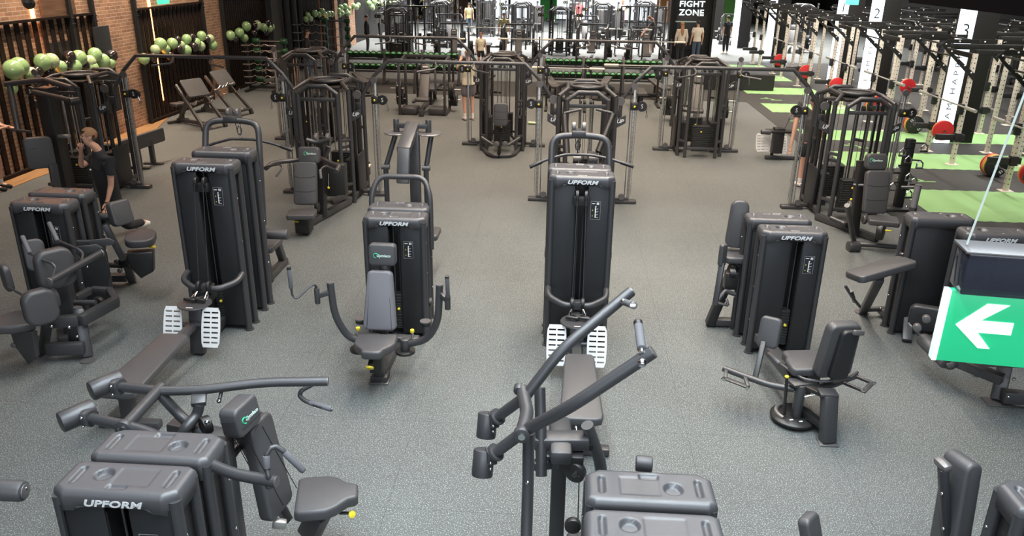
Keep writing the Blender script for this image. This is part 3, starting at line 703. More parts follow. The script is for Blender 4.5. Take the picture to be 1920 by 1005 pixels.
# ---------------- pec fly
def pec_fly():
    cx, yf = -1.75, 7.93
    t = thing('pec_fly_machine','short black pec fly machine with tall backrest painted as lit, curved arms either side','fly machine',(cx,yf,0))
    add_tower(t, cx, yf, 1.42)
    h = seatpad(t,(-1.705,7.20,1.285),(1,0,0),(0,.10,1),.27,.22,.10,r=.04,name='headrest')
    mark(h,(-1.71,7.147,1.285),(1,0,0),(0,.10,1),.045)
    m = pad((-1.725,7.08,.84),(1,0,0),(0,.22,1),.33,.60,.09,.05,.25); ob = m.build('backrest','padlit',t,'backrest with light painted into its grey')
    m = MB()
    for s in (-1,1): m.tube([(-1.725+.125*s,6.975,.57),(-1.725+.09*s,7.095,1.10)],.003,5)
    m.build('seam','seam',ob)
    B_(t,'backrest_post','dark',(-1.72,7.30,1.3),(-1.72,7.12,.25),.08,.06)
    seat_shape(t,(-1.72,6.74,.50),(.06,-1,0),.40,.40,.09,.17)
    B_(t,'seat_post','metal',(-1.72,6.78,.45),(-1.72,6.92,.12),.10,.12); B_(t,'base_beam','metal',(-1.72,7.8,.06),(-1.73,6.92,.06),.10,.10)
    K_(t,'base_foot','metal',(-1.74,6.98,.04),(.17,.16,.07)); K_(t,'foot_rim','disc',(-1.74,6.97,.008),(.20,.19,.015))
    C_(t,'adjustment_lever','yellow',(-1.74,6.60,.355),(-1.74,6.585,.34),.038,.004); B_(t,'lever_bracket','dark',(-1.74,6.72,.42),(-1.74,6.61,.36),.05,.03)
    K_(t,'adjustment_box','dark',(-1.72,6.80,.30),(.12,.14,.18))
    for s, pts in ((-1,[(-1.84,7.00,.42),(-2.02,6.94,.47),(-2.14,6.90,.72),(-2.16,6.90,1.08)]),(1,[(-1.46,6.98,.42),(-1.24,6.94,.49),(-1.12,6.90,.72),(-1.10,6.90,1.10)])):
        T_(t,'swing_arm','metal',pts,.036,.16,14)
        e = V(pts[-1]); C_(t,'arm_cap','disc',e,e+V((0,0,.012)),.038)
    B_(t,'handle_bracket','metal',(-2.16,6.89,.99),(-2.27,6.86,.96),.03,.05); C_(t,'handle_pivot','metal',(-2.285,6.86,.88),(-2.285,6.86,1.04),.026,.004)
    T_(t,'handle_rod','metal',[(-2.285,6.86,1.04),(-2.29,6.84,1.09),(-2.33,6.80,1.08),(-2.43,6.70,.99),(-2.47,6.70,1.02),(-2.475,6.70,1.10)],.011,.03,8)
    C_(t,'handle_grip','grip',(-2.475,6.70,1.10),(-2.48,6.70,1.29),.020,.004); C_(t,'grip_end','dark',(-2.48,6.70,1.29),(-2.48,6.70,1.305),.021)
    B_(t,'handle_bracket','metal',(-1.10,6.89,1.02),(-1.02,6.82,.98),.03,.05); C_(t,'handle_pivot','metal',(-1.01,6.80,.90),(-1.01,6.80,1.04),.028,.004)
    C_(t,'handle_grip','grip',(-1.00,6.76,1.04),(-1.00,6.72,1.26),.020,.004); C_(t,'grip_end','dark',(-1.00,6.72,1.26),(-1.00,6.717,1.275),.021)
    for x,y in ((-2.03,7.42),(-1.34,7.42)):
        C_(t,'pulley_cover','disc',(x,y,.46),(x,y,.475),.058); C_(t,'pulley_wheel','dark',(x,y,.42),(x,y,.455),.052,.004); B_(t,'pulley_bracket','metal',(x,y,.42),(x*.9-.17,y+.1,.38),.04,.04)
    C_(t,'pulley_wheel','dark',(-1.33,7.62,.60),(-1.30,7.62,.60),.05,.004)
    for x,y in ((-2.0,7.2),(-1.44,7.2)):
        C_(t,'pop_pin','chrome',(x,y,.38),(x,y,.44),.014); C_(t,'pop_pin_knob','yellow',(x,y,.44),(x,y,.475),.022,.005)
    B_(t,'cross_beam','metal',(-2.05,7.22,.36),(-1.38,7.22,.36),.10,.05)
    for x in (-1.47,-1.93): C_(t,'arm_hub','metal',(x,6.97,.36),(x,6.97,.48),.045,.006); C_(t,'hub_disc','dark',(x,6.97,.33),(x,6.97,.36),.10,.006)
    return t
pec_fly()
def rear_fly():
    cx, yb = -1.78, 8.58
    t = thing('chest_press_machine','black machine with two round grey plates on an overhead beam, behind the pec fly','fly machine',(cx,yb,0))
    add_tower(t, cx, yb, 1.42, -1, False, label=False)
    T_(t,'arch_tube','metal',[(-2.10,8.44,.9),(-2.11,8.50,1.52),(-2.04,8.60,1.70),(-1.52,8.60,1.70),(-1.44,8.50,1.52),(-1.43,8.44,.9)],.032,.10,12)
    B_(t,'overhead_beam','metal',(-1.83,9.02,1.90),(-1.83,9.66,2.09),.16,.09); B_(t,'overhead_beam','metal',(-1.82,8.86,1.55),(-1.82,9.0,1.93),.14,.08)
    K_(t,'beam_column','metal',(-1.80,9.55,1.05),(.13,.10,1.95)); B_(t,'cross_beam','metal',(-2.05,9.62,2.08),(-1.61,9.62,2.08),.07,.06)
    for x in (-2.03,-1.63):
        MB().lathe([(0,0),(.155,0),(.165,.01),(.155,.022),(0,.022)],(x,9.62,1.98),seg=30).build('cam_disc','disc',t)
        C_(t,'arm_pivot','metal',(x,9.62,2.0),(x,9.62,2.16),.037,.006)
    for x0, x1 in ((-2.05,-2.17),(-1.60,-1.66)):
        T_(t,'swing_arm','metal',[(x0,9.62,1.95),(x1,9.55,1.56),(x1,9.55,.95)],.033,.02); C_(t,'arm_collar','disc',(x1-.05,9.55,1.57),(x1+.05,9.55,1.57),.036)
    B_(t,'base_beam','metal',(-1.72,8.4,.06),(-1.78,10.3,.06),.10,.10)
    K_(t,'seat_post','metal',(-1.78,10.0,.25),(.1,.1,.5)); seatpad(t,(-1.78,10.05,.53),(1,0,0),(0,1,0),.38,.4,.08)
    return t
rear_fly()
# ---------------- hip abductor
def abductor():
    cx, yf = 2.47, 7.90
    t = thing('hip_abductor_machine','black hip abductor with tilted backrest, round base disc and side foot rests, right of centre','leg machine',(cx,yf,0))
    add_tower(t, cx, yf, 1.42, slot=.03)
    B_(t,'main_beam','metal',(2.20,7.72,.30),(2.32,6.50,.36),.13,.09); K_(t,'beam_end_plate','metal',(2.30,6.55,.42),(.24,.14,.03),rot=(0,0,.3))
    MB().lathe([(0,0),(.20,0),(.215,.012),(.215,.03),(.19,.05),(0,.055)],(2.28,6.56,0.03),seg=40).build('base_disc','dark',t)
    m = MB(); m.tube([(2.28+.165*math.cos(a),6.56+.165*math.sin(a),.09) for a in [R(120+k*11) for k in range(10)]],.018,8); m.build('selector_scale','rail',t,'grey curved scale')
    C_(t,'hub_column','metal',(2.28,6.50,.08),(2.28,6.50,.42),.048,.006); C_(t,'selector_lever','dark',(2.17,6.50,.10),(2.115,6.42,.52),.014)
    S_(t,'lever_knob','yellow',(2.113,6.418,.54),.020,(1,1,.7))
    for dx, dy in ((.09,-.10),(.02,-.15),(-.06,-.13)): K_(t,'disc_print','print',(2.28+dx,6.56+dy,.088),(.035,.016,.004),rot=(0,0,.3))
    seat_shape(t,(2.40,6.80,.49),(-.12,1,0),.42,.40,.085,.30); K_(t,'seat_post','dark',(2.42,6.66,.42),(.12,.12,.14))
    R_ = V((.96,.22,0)); 
    m = pad((2.555,6.53,.78),(.93,.22,0),(.16,-.10,1),.34,.56,.11,.06,.30); ob = m.build('backrest','pad',t)
    m = pad((2.59,6.46,.76),(.93,.22,0),(.16,-.10,1),.18,.52,.06,.05,.16,bev=.012); m.build('backrest_shell','panel',t)
    K_(t,'shell_print','disc',(2.66,6.405,1.01),(.11,.035,.05),rot=(-.1,.1,.2),bev=.015)
    B_(t,'rear_column','metal',(2.47,6.30,.44),(2.49,6.21,.01),.13,.10,.014); K_(t,'column_cap','metal',(2.46,6.32,.45),(.16,.13,.03)); K_(t,'column_foot','disc',(2.49,6.21,.008),(.17,.14,.014))
    B_(t,'low_beam','dark',(2.32,6.60,.12),(2.48,6.28,.12),.08,.06); B_(t,'high_beam','dark',(2.34,6.52,.40),(2.46,6.34,.42),.12,.04)
    T_(t,'side_handle','metal',[(2.10,6.98,.46),(2.16,6.78,.47),(2.30,6.53,.46),(2.48,6.50,.46),(2.72,6.52,.50),(2.80,6.60,.52)],.014,.05,8)
    C_(t,'side_grip','grip',(2.10,7.02,.46),(2.155,6.80,.47),.020,.004)
    T_(t,'leg_arm','metal',[(2.24,6.55,.34),(2.02,6.62,.34),(1.83,6.76,.34),(1.66,6.90,.34)],.030,.06,12)
    B_(t,'foot_rest_arm','metal',(1.83,6.76,.34),(1.83,6.58,.33),.035,.03); B_(t,'foot_rest_arm','metal',(1.68,6.88,.34),(1.65,6.73,.33),.035,.03)
    B_(t,'foot_rest','metal',(1.62,6.74,.33),(1.83,6.57,.33),.06,.018); 
    for p in ((1.63,6.72,.33),(1.82,6.565,.33)): C_(t,'rest_bolt','chrome',(p[0]-.01,p[1]-.03,p[2]),(p[0],p[1],p[2]),.016)
    B_(t,'pad_arm','dark',(1.92,6.72,.34),(2.02,6.95,.62),.05,.05); seatpad(t,(2.07,6.98,.71),(.85,-.45,0),(.12,.2,1),.20,.30,.075,r=.045,name='leg_pad')
    T_(t,'leg_arm','metal',[(2.34,6.58,.34),(2.60,6.62,.36),(2.88,6.80,.38)],.030,.06,12)
    B_(t,'foot_rest_arm','metal',(2.86,6.79,.38),(2.98,6.66,.38),.03,.03); B_(t,'foot_rest_arm','metal',(2.72,6.66,.37),(2.85,6.50,.38),.03,.03)
    B_(t,'foot_rest','metal',(2.99,6.68,.38),(2.83,6.48,.38),.05,.018); C_(t,'rest_bolt','chrome',(2.99,6.64,.38),(3.0,6.66,.38),.016)
    T_(t,'tension_rod','chrome',[(2.30,6.42,.34),(2.44,6.40,.40)],.008,0,8)
    return t
abductor()
def abductor_rear():
    cx, yb = 2.42, 8.62
    t = thing('hip_adductor_machine','black hip adductor with tall grey backrest standing left of its tower, seen from behind','leg machine',(cx,yb,0))
    add_tower(t, cx, yb, 1.42, -1, False, label=False)
    seatpad(t,PY(1384,420,8.7),(.93,-.1,0),(-.03,.1,1),.25,.55,.09,top=.20,r=.08,name='backrest')
    seatpad(t,PY(1377,480,8.6),(1,0,0),(0,1,-.0),.26,.35,.08,name='seat')
    seatpad(t,PY(1355,478,8.3),(.75,.65,0),(0,0,1),.10,.26,.06,r=.03,name='leg_pad')
    B_(t,'pad_arm','metal',PY(1354,492,8.3),PY(1341,570,8.2),.06,.06)
    B_(t,'seat_post','dark',PY(1378,495,8.6),(1.84,8.6,.02),.12,.1); B_(t,'base_beam','metal',(2.3,8.6,.06),(1.9,8.6,.06),.1,.08)
    T_(t,'leg_arm','metal',[PY(1341,570,8.2),PY(1360,545,8.3),PY(1378,552,8.3)],.026,.03)
    B_(t,'foot_rest','metal',PY(1346,568,8.15),PY(1365,573,8.15),.05,.02); B_(t,'foot_rest_arm','metal',PY(1362,560,8.2),PY(1365,573,8.15),.03,.03)
    K_(t,'adjustment_box','dark',PY(1370,525,8.4),(.14,.12,.2)); C_(t,'pulley_wheel','dark',PY(1368,512,8.35),PY(1378,512,8.35),.05)
    return t
abductor_rear()
# ---------------- the two near presses with counterweighted arms
def arm(t, pts, r=.031, fil=.12):
    T_(t,'press_arm','metal',pts,r,fil,16); e = V(pts[-1]); d = (e-V(pts[-2])).normalized(); C_(t,'arm_end_cap','disc',e,e+d*.006,r*.96)
def shoulder_press():
    cx, yb = -2.21, 3.82
    t = thing('shoulder_press_machine','nearest shoulder press at lower left, padded backrest with green mark, seat and long lever arms','press machine',(cx,yb,0))
    add_tower(t, cx, yb, 1.42, -1, False, label=False)
    pf, pn = P(295,733,1.40), P(236,798,1.40)
    T_(t,'pivot_tube','metal',[pn+V((0,-.03,0)),pf+V((0,.05,0))],.036)
    for p in (pn+V((0,-.03,0)),): C_(t,'pivot_bolt','chrome',p+V((0,-.022,0)),p,.022); C_(t,'pivot_cap','metal',p+V((0,-.012,0)),p+V((0,.03,0)),.05,.004)
    arm(t,[pf,P(372,732,1.40),P(492,717,1.42),P(614,715,1.42)]); arm(t,[pn,P(284,812,1.38),P(430,888,1.33),P(518,903,1.33)],.033)
    for c, q, nm in ((P(199,722,1.38),pf,0),(P(145,779,1.38),pn,1)):
        d = (q-c).normalized(); T_(t,'weight_arm','metal',[q,c+d*.12],.033,0,14); C_(t,'arm_flange','metal',c+d*.105,c+d*.12,.052)
        s_ = V((-.55,-.62,.10)).normalized(); s_ = V((.50,.60,.06)).normalized()
        C_(t,'counterweight','metal',c-s_*.10,c+s_*.10,.066,.010,26); K_(t,'weight_clamp','metal',c+d*.075,(.06,.07,.09),rot=(0,0,.3))
        for z in (-.03,.03): S_(t,'clamp_bolt','chrome',c+d*.06+V((.02,-.06,z)),.010)
    # handles
    T_(t,'press_handle','metal',[P(590,714,1.42),P(588,720,1.36),P(565,732,1.34),P(561,742,1.30),P(572,752,1.28),P(596,760,1.26),P(624,768,1.23)],.0155,.03,10)
    C_(t,'handle_grip','grip',P(580,754,1.275),P(621,767,1.235),.019,.003)
    T_(t,'press_handle','metal',[P(505,911,1.29),P(504,893,1.37),P(499,868,1.43),P(500,852,1.48),P(507,840,1.51),P(518,837,1.51),P(532,846,1.48),P(552,866,1.41),P(570,884,1.35)],.015,.01,10)
    C_(t,'handle_grip','grip',P(501,878,1.41),P(499,855,1.475),.0195,.003); C_(t,'handle_grip','grip',P(533,848,1.475),P(568,882,1.355),.0185,.003)
    S_(t,'handle_clamp','metal',P(505,910,1.30),.024)
    T_(t,'arm_stop','metal',[P(418,724,1.40),P(412,748,1.34)],.012); S_(t,'stop_tip','chrome',P(411,752,1.33),.016)
    # frame behind the tower
    B_(t,'arm_block','metal',P(372,744,1.38),P(374,752,1.34),.09,.10); T_(t,'upright','metal',[P(374,757,1.34),P(370,778,1.26),P(345,806,1.22),P(335,830,1.1)],.034,.08)
    K_(t,'main_column','metal',(-2.05,4.08,.60),(.12,.12,1.15)); T_(t,'cross_tube','metal',[pf,pf+V((.12,.02,-.2)),(-2.05,4.08,1.1)],.034,.08)
    T_(t,'back_tube','metal',[(-2.05,4.1,1.0),P(445,837,1.0)],.036); B_(t,'back_beam','metal',P(320,795,1.12),P(440,822,1.08),.10,.06)
    C_(t,'pulley_wheel','dark',P(386,797,1.22)+V((-.02,-.02,0)),P(386,797,1.22)+V((.02,.02,0)),.06,.006); S_(t,'pulley_bolt','chrome',P(388,792,1.29),.018)
    # back pad facing +X, leaning back
    top, bot = P(463,806,1.18), P(535,935,.50); up = (top-bot).normalized(); right = V((.18,1,0))
    nrm = right.cross(up).normalized()
    ob = pad((top+bot)/2+V((0,0,0)),right,up,.30,(top-bot).length,.095,.06,.25).build('backrest','pad',t)
    n_ = V(right).normalized().cross(up).normalized()
    mb = MB()
    for s in (-1,1):
        for q in (-1,1): mb.tube([(top+bot)/2+V(right).normalized()*s*.095-up*.33+n_*q*.0478,(top+bot)/2+V(right).normalized()*s*.085+up*.33+n_*q*.0478],.003,5)
    mb.build('seam','seam',ob)
    hc = top+up*.135+n_*.01
    hd = pad(hc,right,up,.25,.20,.13,.04).build('headrest','pad',t)
    mark(hd,hc+n_*.0668,right,up,.045)
    mb = MB()
    for z in (-.045,.03): mb.tube([hc+up*z-V(right).normalized()*.125+n_*.055,hc+up*z-V(right).normalized()*.126-n_*.05],.003,5)
    mb.tube([hc-up*.045+n_*.066-V(right).normalized()*.11,hc-up*.045+n_*.066+V(right).normalized()*.11],.003,5); mb.build('seam','seam',hd)
    B_(t,'backrest_post','metal',top-n_*.07-up*.05,bot-n_*.08-up*.25,.07,.06)
    seat_shape(t,P(614,932,.50),(.97,.22,0),.40,.42,.09,.15)
    B_(t,'seat_post','metal',P(600,960,.44),P(580,1000,.2),.12,.14); B_(t,'base_beam','metal',(-2.1,3.9,.06),(-1.45,4.5,.06),.10,.10)
    K_(t,'seat_bracket','rail',P(524,982,.44),(.09,.05,.06),rot=(0,.3,.3)); B_(t,'lever_arm','dark',P(635,962,.40),P(655,962,.40),.02,.02)
    n2 = V((.6,-.7,.35)).normalized(); C_(t,'adjustment_knob','yellow',P(659,964,.40),P(659,964,.40)+n2*.018,.026,.005)
    return t
shoulder_press()
def lat_lever():
    cx, yb = .54, 3.66
    t = thing('lever_pulldown_machine','nearest lever pulldown at lower centre with two long grey arms rising to the right','pulldown machine',(cx,yb,0))
    add_tower(t, cx, yb, 1.42, -1, False, label=False)
    pn, pf = P(986,806,1.55), P(985,744,1.55)
    T_(t,'pivot_tube','metal',[pn+V((-.02,-.04,0)),(pn+pf)/2+V((.01,0,0)),pf+V((-.02,.05,0.02))],.040,.05,16)
    C_(t,'pivot_cap','metal',pn+V((-.02,-.07,0)),pn+V((-.02,-.02,0)),.046,.006); C_(t,'pivot_bolt','chrome',pn+V((-.02,-.078,0)),pn+V((-.02,-.07,0)),.020)
    C_(t,'pivot_cap','metal',pf+V((-.04,.02,.02)),pf+V((-.04,.07,.03)),.034,.006)
    arm(t,[pf,P(1053,655,1.84),P(1183,547,2.12)],.034); arm(t,[pn,P(1072,761,1.84),P(1224,660,2.16)],.035)
    for c, q in ((P(913,796,1.27),pf),(P(906,866,1.28),pn)):
        d = (q-c).normalized(); T_(t,'weight_arm','metal',[q,c+d*.12],.034,0,14); C_(t,'arm_flange','metal',c+d*.105,c+d*.12,.055)
        s_ = V((.05,.35,.94)).normalized(); C_(t,'counterweight','metal',c-s_*.085,c+s_*.075,.062,.010,26); K_(t,'weight_clamp','metal',c+d*.07,(.06,.07,.09),rot=(0,0,.4))
        for z in (-.02,.02): S_(t,'clamp_bolt','chrome',c+d*.075+V((.0,-.06,z-.03)),.009)
    g0, g1 = P(1203,672,2.14), P(1197,603,2.20)
    S_(t,'handle_clamp','chrome',P(1203,675,2.16)+V((0,-.03,0)),.024); C_(t,'handle_stem','chrome',P(1203,662,2.16),P(1203,652,2.17),.014)
    C_(t,'handle_grip','grip',P(1203,654,2.17),P(1197,609,2.21),.024,.004); C_(t,'grip_end','dark',P(1197,610,2.21),P(1196,603,2.22),.0245,.003)
    S_(t,'handle_clamp','chrome',P(1169,565,2.11),.018); C_(t,'handle_grip','grip',P(1170,566,2.09),P(1186,572,2.18),.021,.004); C_(t,'grip_end','chrome',P(1186,572,2.18),P(1188,573,2.19),.022,.003)
    # uprights and cross members
    T_(t,'upright','metal',[P(987,1003,.9),P(990,905,1.18),P(991,812,1.50)],.034,0,14); S_(t,'upright_bolt','chrome',P(990,898,1.20)+V((0,-.03,0)),.016)
    T_(t,'upright','metal',[P(987,1003,.9),(P(987,1003,.9).x,P(987,1003,.9).y,0)],.034,0,14)
    T_(t,'hanging_tube','metal',[P(1012,727,1.50),P(1014,800,1.28),P(1015,892,1.0)],.036,0,16)
    T_(t,'side_upright','metal',[P(1101,797,1.30),P(1124,862,1.0),P(1131,905,.8)],.040,0,14); T_(t,'side_upright','metal',[P(1131,905,.8),(P(1131,905,.8).x,P(1131,905,.8).y,0)],.040,0,14)
    B_(t,'cross_beam','metal',P(1000,826,1.18),P(1104,826,1.18),.13,.09,.02)
    B_(t,'centre_beam','metal',P(1052,862,1.16),P(1049,790,1.16),.14,.10,.03); B_(t,'hook_bar','dark',P(1000,830,1.14),P(1112,838,1.14),.03,.05)
    K_(t,'pulley_bracket','dark',P(1070,862,1.08),(.16,.10,.10)); C_(t,'pulley_wheel','dark',P(1079,884,1.02)+V((-.01,-.025,0)),P(1079,884,1.02)+V((.01,.02,0)),.068,.008,24); C_(t,'pulley_bolt','chrome',P(1080,885,1.02)+V((-.01,-.035,0)),P(1080,885,1.02)+V((-.01,-.02,0)),.018)
    T_(t,'cable','cable',[P(1086,893,1.02),P(1083,995,.55)],.004,0,6); C_(t,'pulley_wheel','dark',P(1074,985,.85)+V((0,-.02,0)),P(1074,985,.85)+V((0,.02,0)),.05,.006)
    B_(t,'thigh_pad_post','metal',P(1034,868,1.05),P(1000,872,1.05),.06,.06); T_(t,'seat_bracket_rod','chrome',[P(1080,800,1.15),P(1088,850,1.05)],.010,0)
    C_(t,'knee_roller','pad',P(1209,880,1.18)+V((-.05,.06,0)),P(1209,878,1.18)+V((.05,.04,0)),.050,.012)
    B_(t,'base_beam','metal',(.5,3.4,.06),(.1,4.5,.06),.12,.10); K_(t,'main_column','metal',(.07,4.40,.55),(.10,.12,1.1))
    seatpad(t,(.30,4.0,.50),(1,0,0),(0,1,0),.34,.4,.08)
    return t
lat_lever()
def near_tower(cx, yf, h, lb):
    t = thing('weight_stack_machine', lb, 'weight machine', (cx,yf,0)); add_tower(t, cx, yf, h); 
    B_(t,'base_beam','metal',(cx,yf,.06),(cx,yf-1.2,.06),.10,.10); K_(t,'seat_post','metal',(cx,yf-.9,.25),(.12,.12,.5)); seatpad(t,(cx,yf-.95,.53),(1,0,0),(0,1,0),.38,.42,.08)
    return t
nt_ = near_tower(-2.24, 3.21, 1.42, 'nearest moulded tower at the bottom left with a cup holder recess and white lettering')
copy_tree(nt_, (.53,3.03,0), label='nearest moulded tower at the bottom centre, cut off by the frame below its top cover')
# machine partly in view at the bottom right: tower cap and a backrest
t = thing('seated_leg_machine','machine at the bottom right corner, tall black backrest beside its moulded tower cap','leg machine',(2.7,3.4,0))
c0 = P(1905,912,1.42); add_tower(t, c0.x+.26, 3.75, 1.42, -1, False, label=False)
tp, bt = P(1766,872,1.30), P(1810,1004,.90)
up = (tp-bt); up = V((up.x*.25-.02, -.12, up.z)).normalized(); right = V((.35,-1,0)).normalized()
cc = P(1795,945,1.08)
pad(cc+V((-.01,0,0)),V((1,.25,0)),V((-.22,.05,1)),.12,.62,.20,.05,.11,.02).build('backrest','pad',t)
u_ = V((-.22,.05,1)).normalized(); c_ = cc+V((-.085,-.03,0)); B_(t,'backrest_shell','panel',c_-u_*.30,c_+u_*.27,.10,.05,.015); K_(t,'shell_cap','disc',c_+u_*.285,(.06,.11,.05),rot=(0,-.2,.2),bev=.02)
for q_ in (.12,-.12): S_(t,'shell_bolt','chrome',c_+u_*q_+V((-.03,-.045,0)),.010)
B_(t,'base_beam','metal',(cc.x,cc.y,.06),(c0.x+.3,3.5,.06),.1,.1); B_(t,'backrest_post','metal',(cc.x+.1,cc.y,.8),(cc.x+.1,cc.y,.05),.1,.1)
t = thing('leg_pad_arm','small rounded black pad on an arm at the bottom edge, right of centre','leg pad',P(1525,985,.0)*1.0)
t.location = (P(1520,985,.7).x,P(1520,985,.7).y,0)
seatpad(t,P(1519,993,.72),(.6,.7,0),(-.35,.1,1),.16,.20,.08,r=.04,name='pad'); B_(t,'pad_arm','metal',P(1525,1004,.68),(P(1520,985,.7).x,P(1520,985,.7).y,0.0),.06,.06)
# roller entering at the left edge
c1 = P(40,921,1.25); t = thing('leg_roller_machine','thick dark padded roller reaching in from the left edge of the view','roller pad',(c1.x-.75,c1.y-.03,0))
C_(t,'roller','pad',P(-60,917,1.25),P(47,921,1.25),.058,.02,26); C_(t,'roller_cap','disc',P(46,921,1.25),P(49,921,1.25),.042,.004)
S_(t,'roller_bolt','chrome',P(48,916,1.26),.012); B_(t,'roller_post','metal',(c1.x-.75,c1.y-.03,1.25),(c1.x-.75,c1.y-.03,0),.08,.08)
C_(t,'roller_shaft','metal',(c1.x-.75,c1.y-.03,1.25),P(-58,917,1.25),.03)
# ---------------- left end pair
def t0_machine():
    cx, yf = -5.76, 8.02
    t = thing('seated_press_machine','seated press at the left edge with two round-edged chest pads and thin bent handles','press machine',(cx,yf,0))
    add_tower(t, cx, yf, 1.42)
    f1, f2 = P(80,668,0), P(165,677,0)
    foot(t,f1.x,f1.y,.075); foot(t,f2.x,f2.y,.075)
    B_(t,'front_post','metal',P(165,670,0.01),P(147,578,.50),.11,.08,.03); C_(t,'post_cap','disc',P(146,577,.50),P(146,576,.506),.045)
    B_(t,'front_post','metal',P(80,664,0.01),P(97,545,.85),.10,.07,.02)
    B_(t,'low_beam','metal',P(88,655,.14),P(158,652,.14),.08,.13); B_(t,'mid_beam','metal',P(95,604,.42),P(148,600,.42),.08,.12)
    a,b,c,d = P(150,602,.42),P(218,565,.42),P(205,545,.42),P(172,543,.42)
    B_(t,'frame_beam','metal',a,b,.10,.12,.02); B_(t,'frame_beam','metal',b,c,.08,.10,.02); B_(t,'frame_beam','metal',c,d,.08,.08,.02); B_(t,'frame_beam','metal',d,P(140,560,.42),.08,.08,.02)
    C_(t,'pulley_wheel','dark',P(183,560,.42)+V((0,-.03,-.05)),P(183,560,.42)+V((0,.03,-.05)),.07,.006); T_(t,'cross_tube','metal',[P(140,567,.45),P(180,567,.45)],.03,0)
    S_(t,'frame_bolt','chrome',P(203,571,.42),.016); S_(t,'frame_bolt','chrome',P(191,582,.42),.016); S_(t,'frame_bolt','chrome',P(150,627,.25)+V((0,-.05,0)),.018)
    S_(t,'frame_bolt','chrome',P(103,607,.42)+V((0,-.06,0)),.018); S_(t,'frame_bolt','chrome',P(136,609,.42)+V((0,-.06,0)),.018)
    m = MB(); m.prism([(-.25,-.45),(.22,-.45),(.30,-.1),(.28,.22),(.18,.34),(-.05,.36),(-.25,.10)],.05,plane(P(150,505,.62),(.9,.4,0),(0,0,1)),bev=.012); m.build('side_cover','panel',t)
    for p in ((170,498,.7),(160,528,.5),(120,590,.3)): S_(t,'cover_bolt','chrome',P(*p)+V((-.01,-.05,0)),.013)
    K_(t,'main_column','metal',P(125,560,.5),(.14,.16,.95),rot=(0,0,.2))
    # pads
    for (px,py,z,s_) in ((103,503,1.0,1.05),(75,575,.78,.9)):
        m = MB(); M4 = plane(P(px,py,z),(.62,.78,0),(-.08,0,1)); m.prism(rrect(.34*s_,.40*s_,.11,6),.14,M4,bev=.04,seg=4); o_ = m.build('chest_pad','pad',t)
        m = MB(); m.prism(rrect(.343*s_,.403*s_,.11,6),.008,M4,bev=.0); m.build('pad_seam','seam',o_)
        q = P(px+24,py-14,z+.03); K_(t,'pad_mount','metal',q,(.12,.14,.15),rot=(0,0,.7),bev=.03)
    # press bar and handles
    T_(t,'press_bar','metal',[P(92,528,1.02),P(190,474,1.02)],.036,0,14); C_(t,'bar_cap','disc',P(93,528,1.02),P(91,529,1.02),.042,.004); C_(t,'bar_cap','disc',P(189,475,1.02),P(192,474,1.02),.04,.004)
    T_(t,'handle_tube','metal',[P(98,522,1.04),P(104,502,1.08),P(98,494,1.12),P(75,486,1.14),P(55,474,1.16)],.015,.05,8); C_(t,'handle_grip','grip',P(56,475,1.16),P(42,443,1.30),.023,.004)
    T_(t,'handle_tube','metal',[P(152,492,1.04),P(156,476,1.08),P(148,468,1.12),P(125,458,1.14),P(108,451,1.16)],.015,.05,8); C_(t,'handle_grip','grip',P(108,452,1.16),P(92,418,1.30),.023,.004)
    m = MB(); m.prism([(-.05,-.04),(.20,-.02),(.22,.02),(.17,.06),(-.02,.05)],.02,plane(P(150,470,1.05),(.9,.3,0),(0,0,1)),bev=.004); m.build('link_plate','metal',t)
    m = MB(); m.prism([(-.05,-.04),(.20,-.02),(.22,.02),(.17,.06),(-.02,.05)],.02,plane(P(163,465,1.05)+V((0,.12,0)),(.9,.3,0),(0,0,1)),bev=.004); m.build('link_plate','metal',t)
    pad(P(66,478,1.05),V((.75,.6,0)),V((-.3,.0,1)),.20,.34,.06,.07).build('small_pad','pad',t)
    seatpad(t,P(12,520,.85),(.6,-.5,0),(-.4,.3,.6),.20,.30,.07,r=.07,name='arm_pad'); T_(t,'pad_rod','metal',[P(15,538,.8),P(40,552,.78),P(75,566,.78)],.012,.02,8)
    seat_shape(t,P(22,605,.52),(-.8,-.45,0),.42,.44,.09,.26)
    m = MB(); m.prism([(-.16,0),(.14,0),(.10,-.28),(-.02,-.38),(-.14,-.2)],.06,plane(P(45,618,.48),(.9,-.2,0),(0,0,1)),bev=.01); m.build('seat_bracket','metal',t)
    for p in ((30,644,.3),(69,651,.22),(73,631,.3),(34,625,.4)): C_(t,'link_pivot','disc',P(*p)+V((0,-.05,0)),P(*p)+V((0,-.02,0)),.028,.004)
    S_(t,'adjustment_knob','yellow',P(-1,612,.46)+V((0,-.05,0)),.03)
    B_(t,'base_beam','metal',(cx,yf,.06),P(120,640,.06),.1,.1)
    return t
t0_machine()
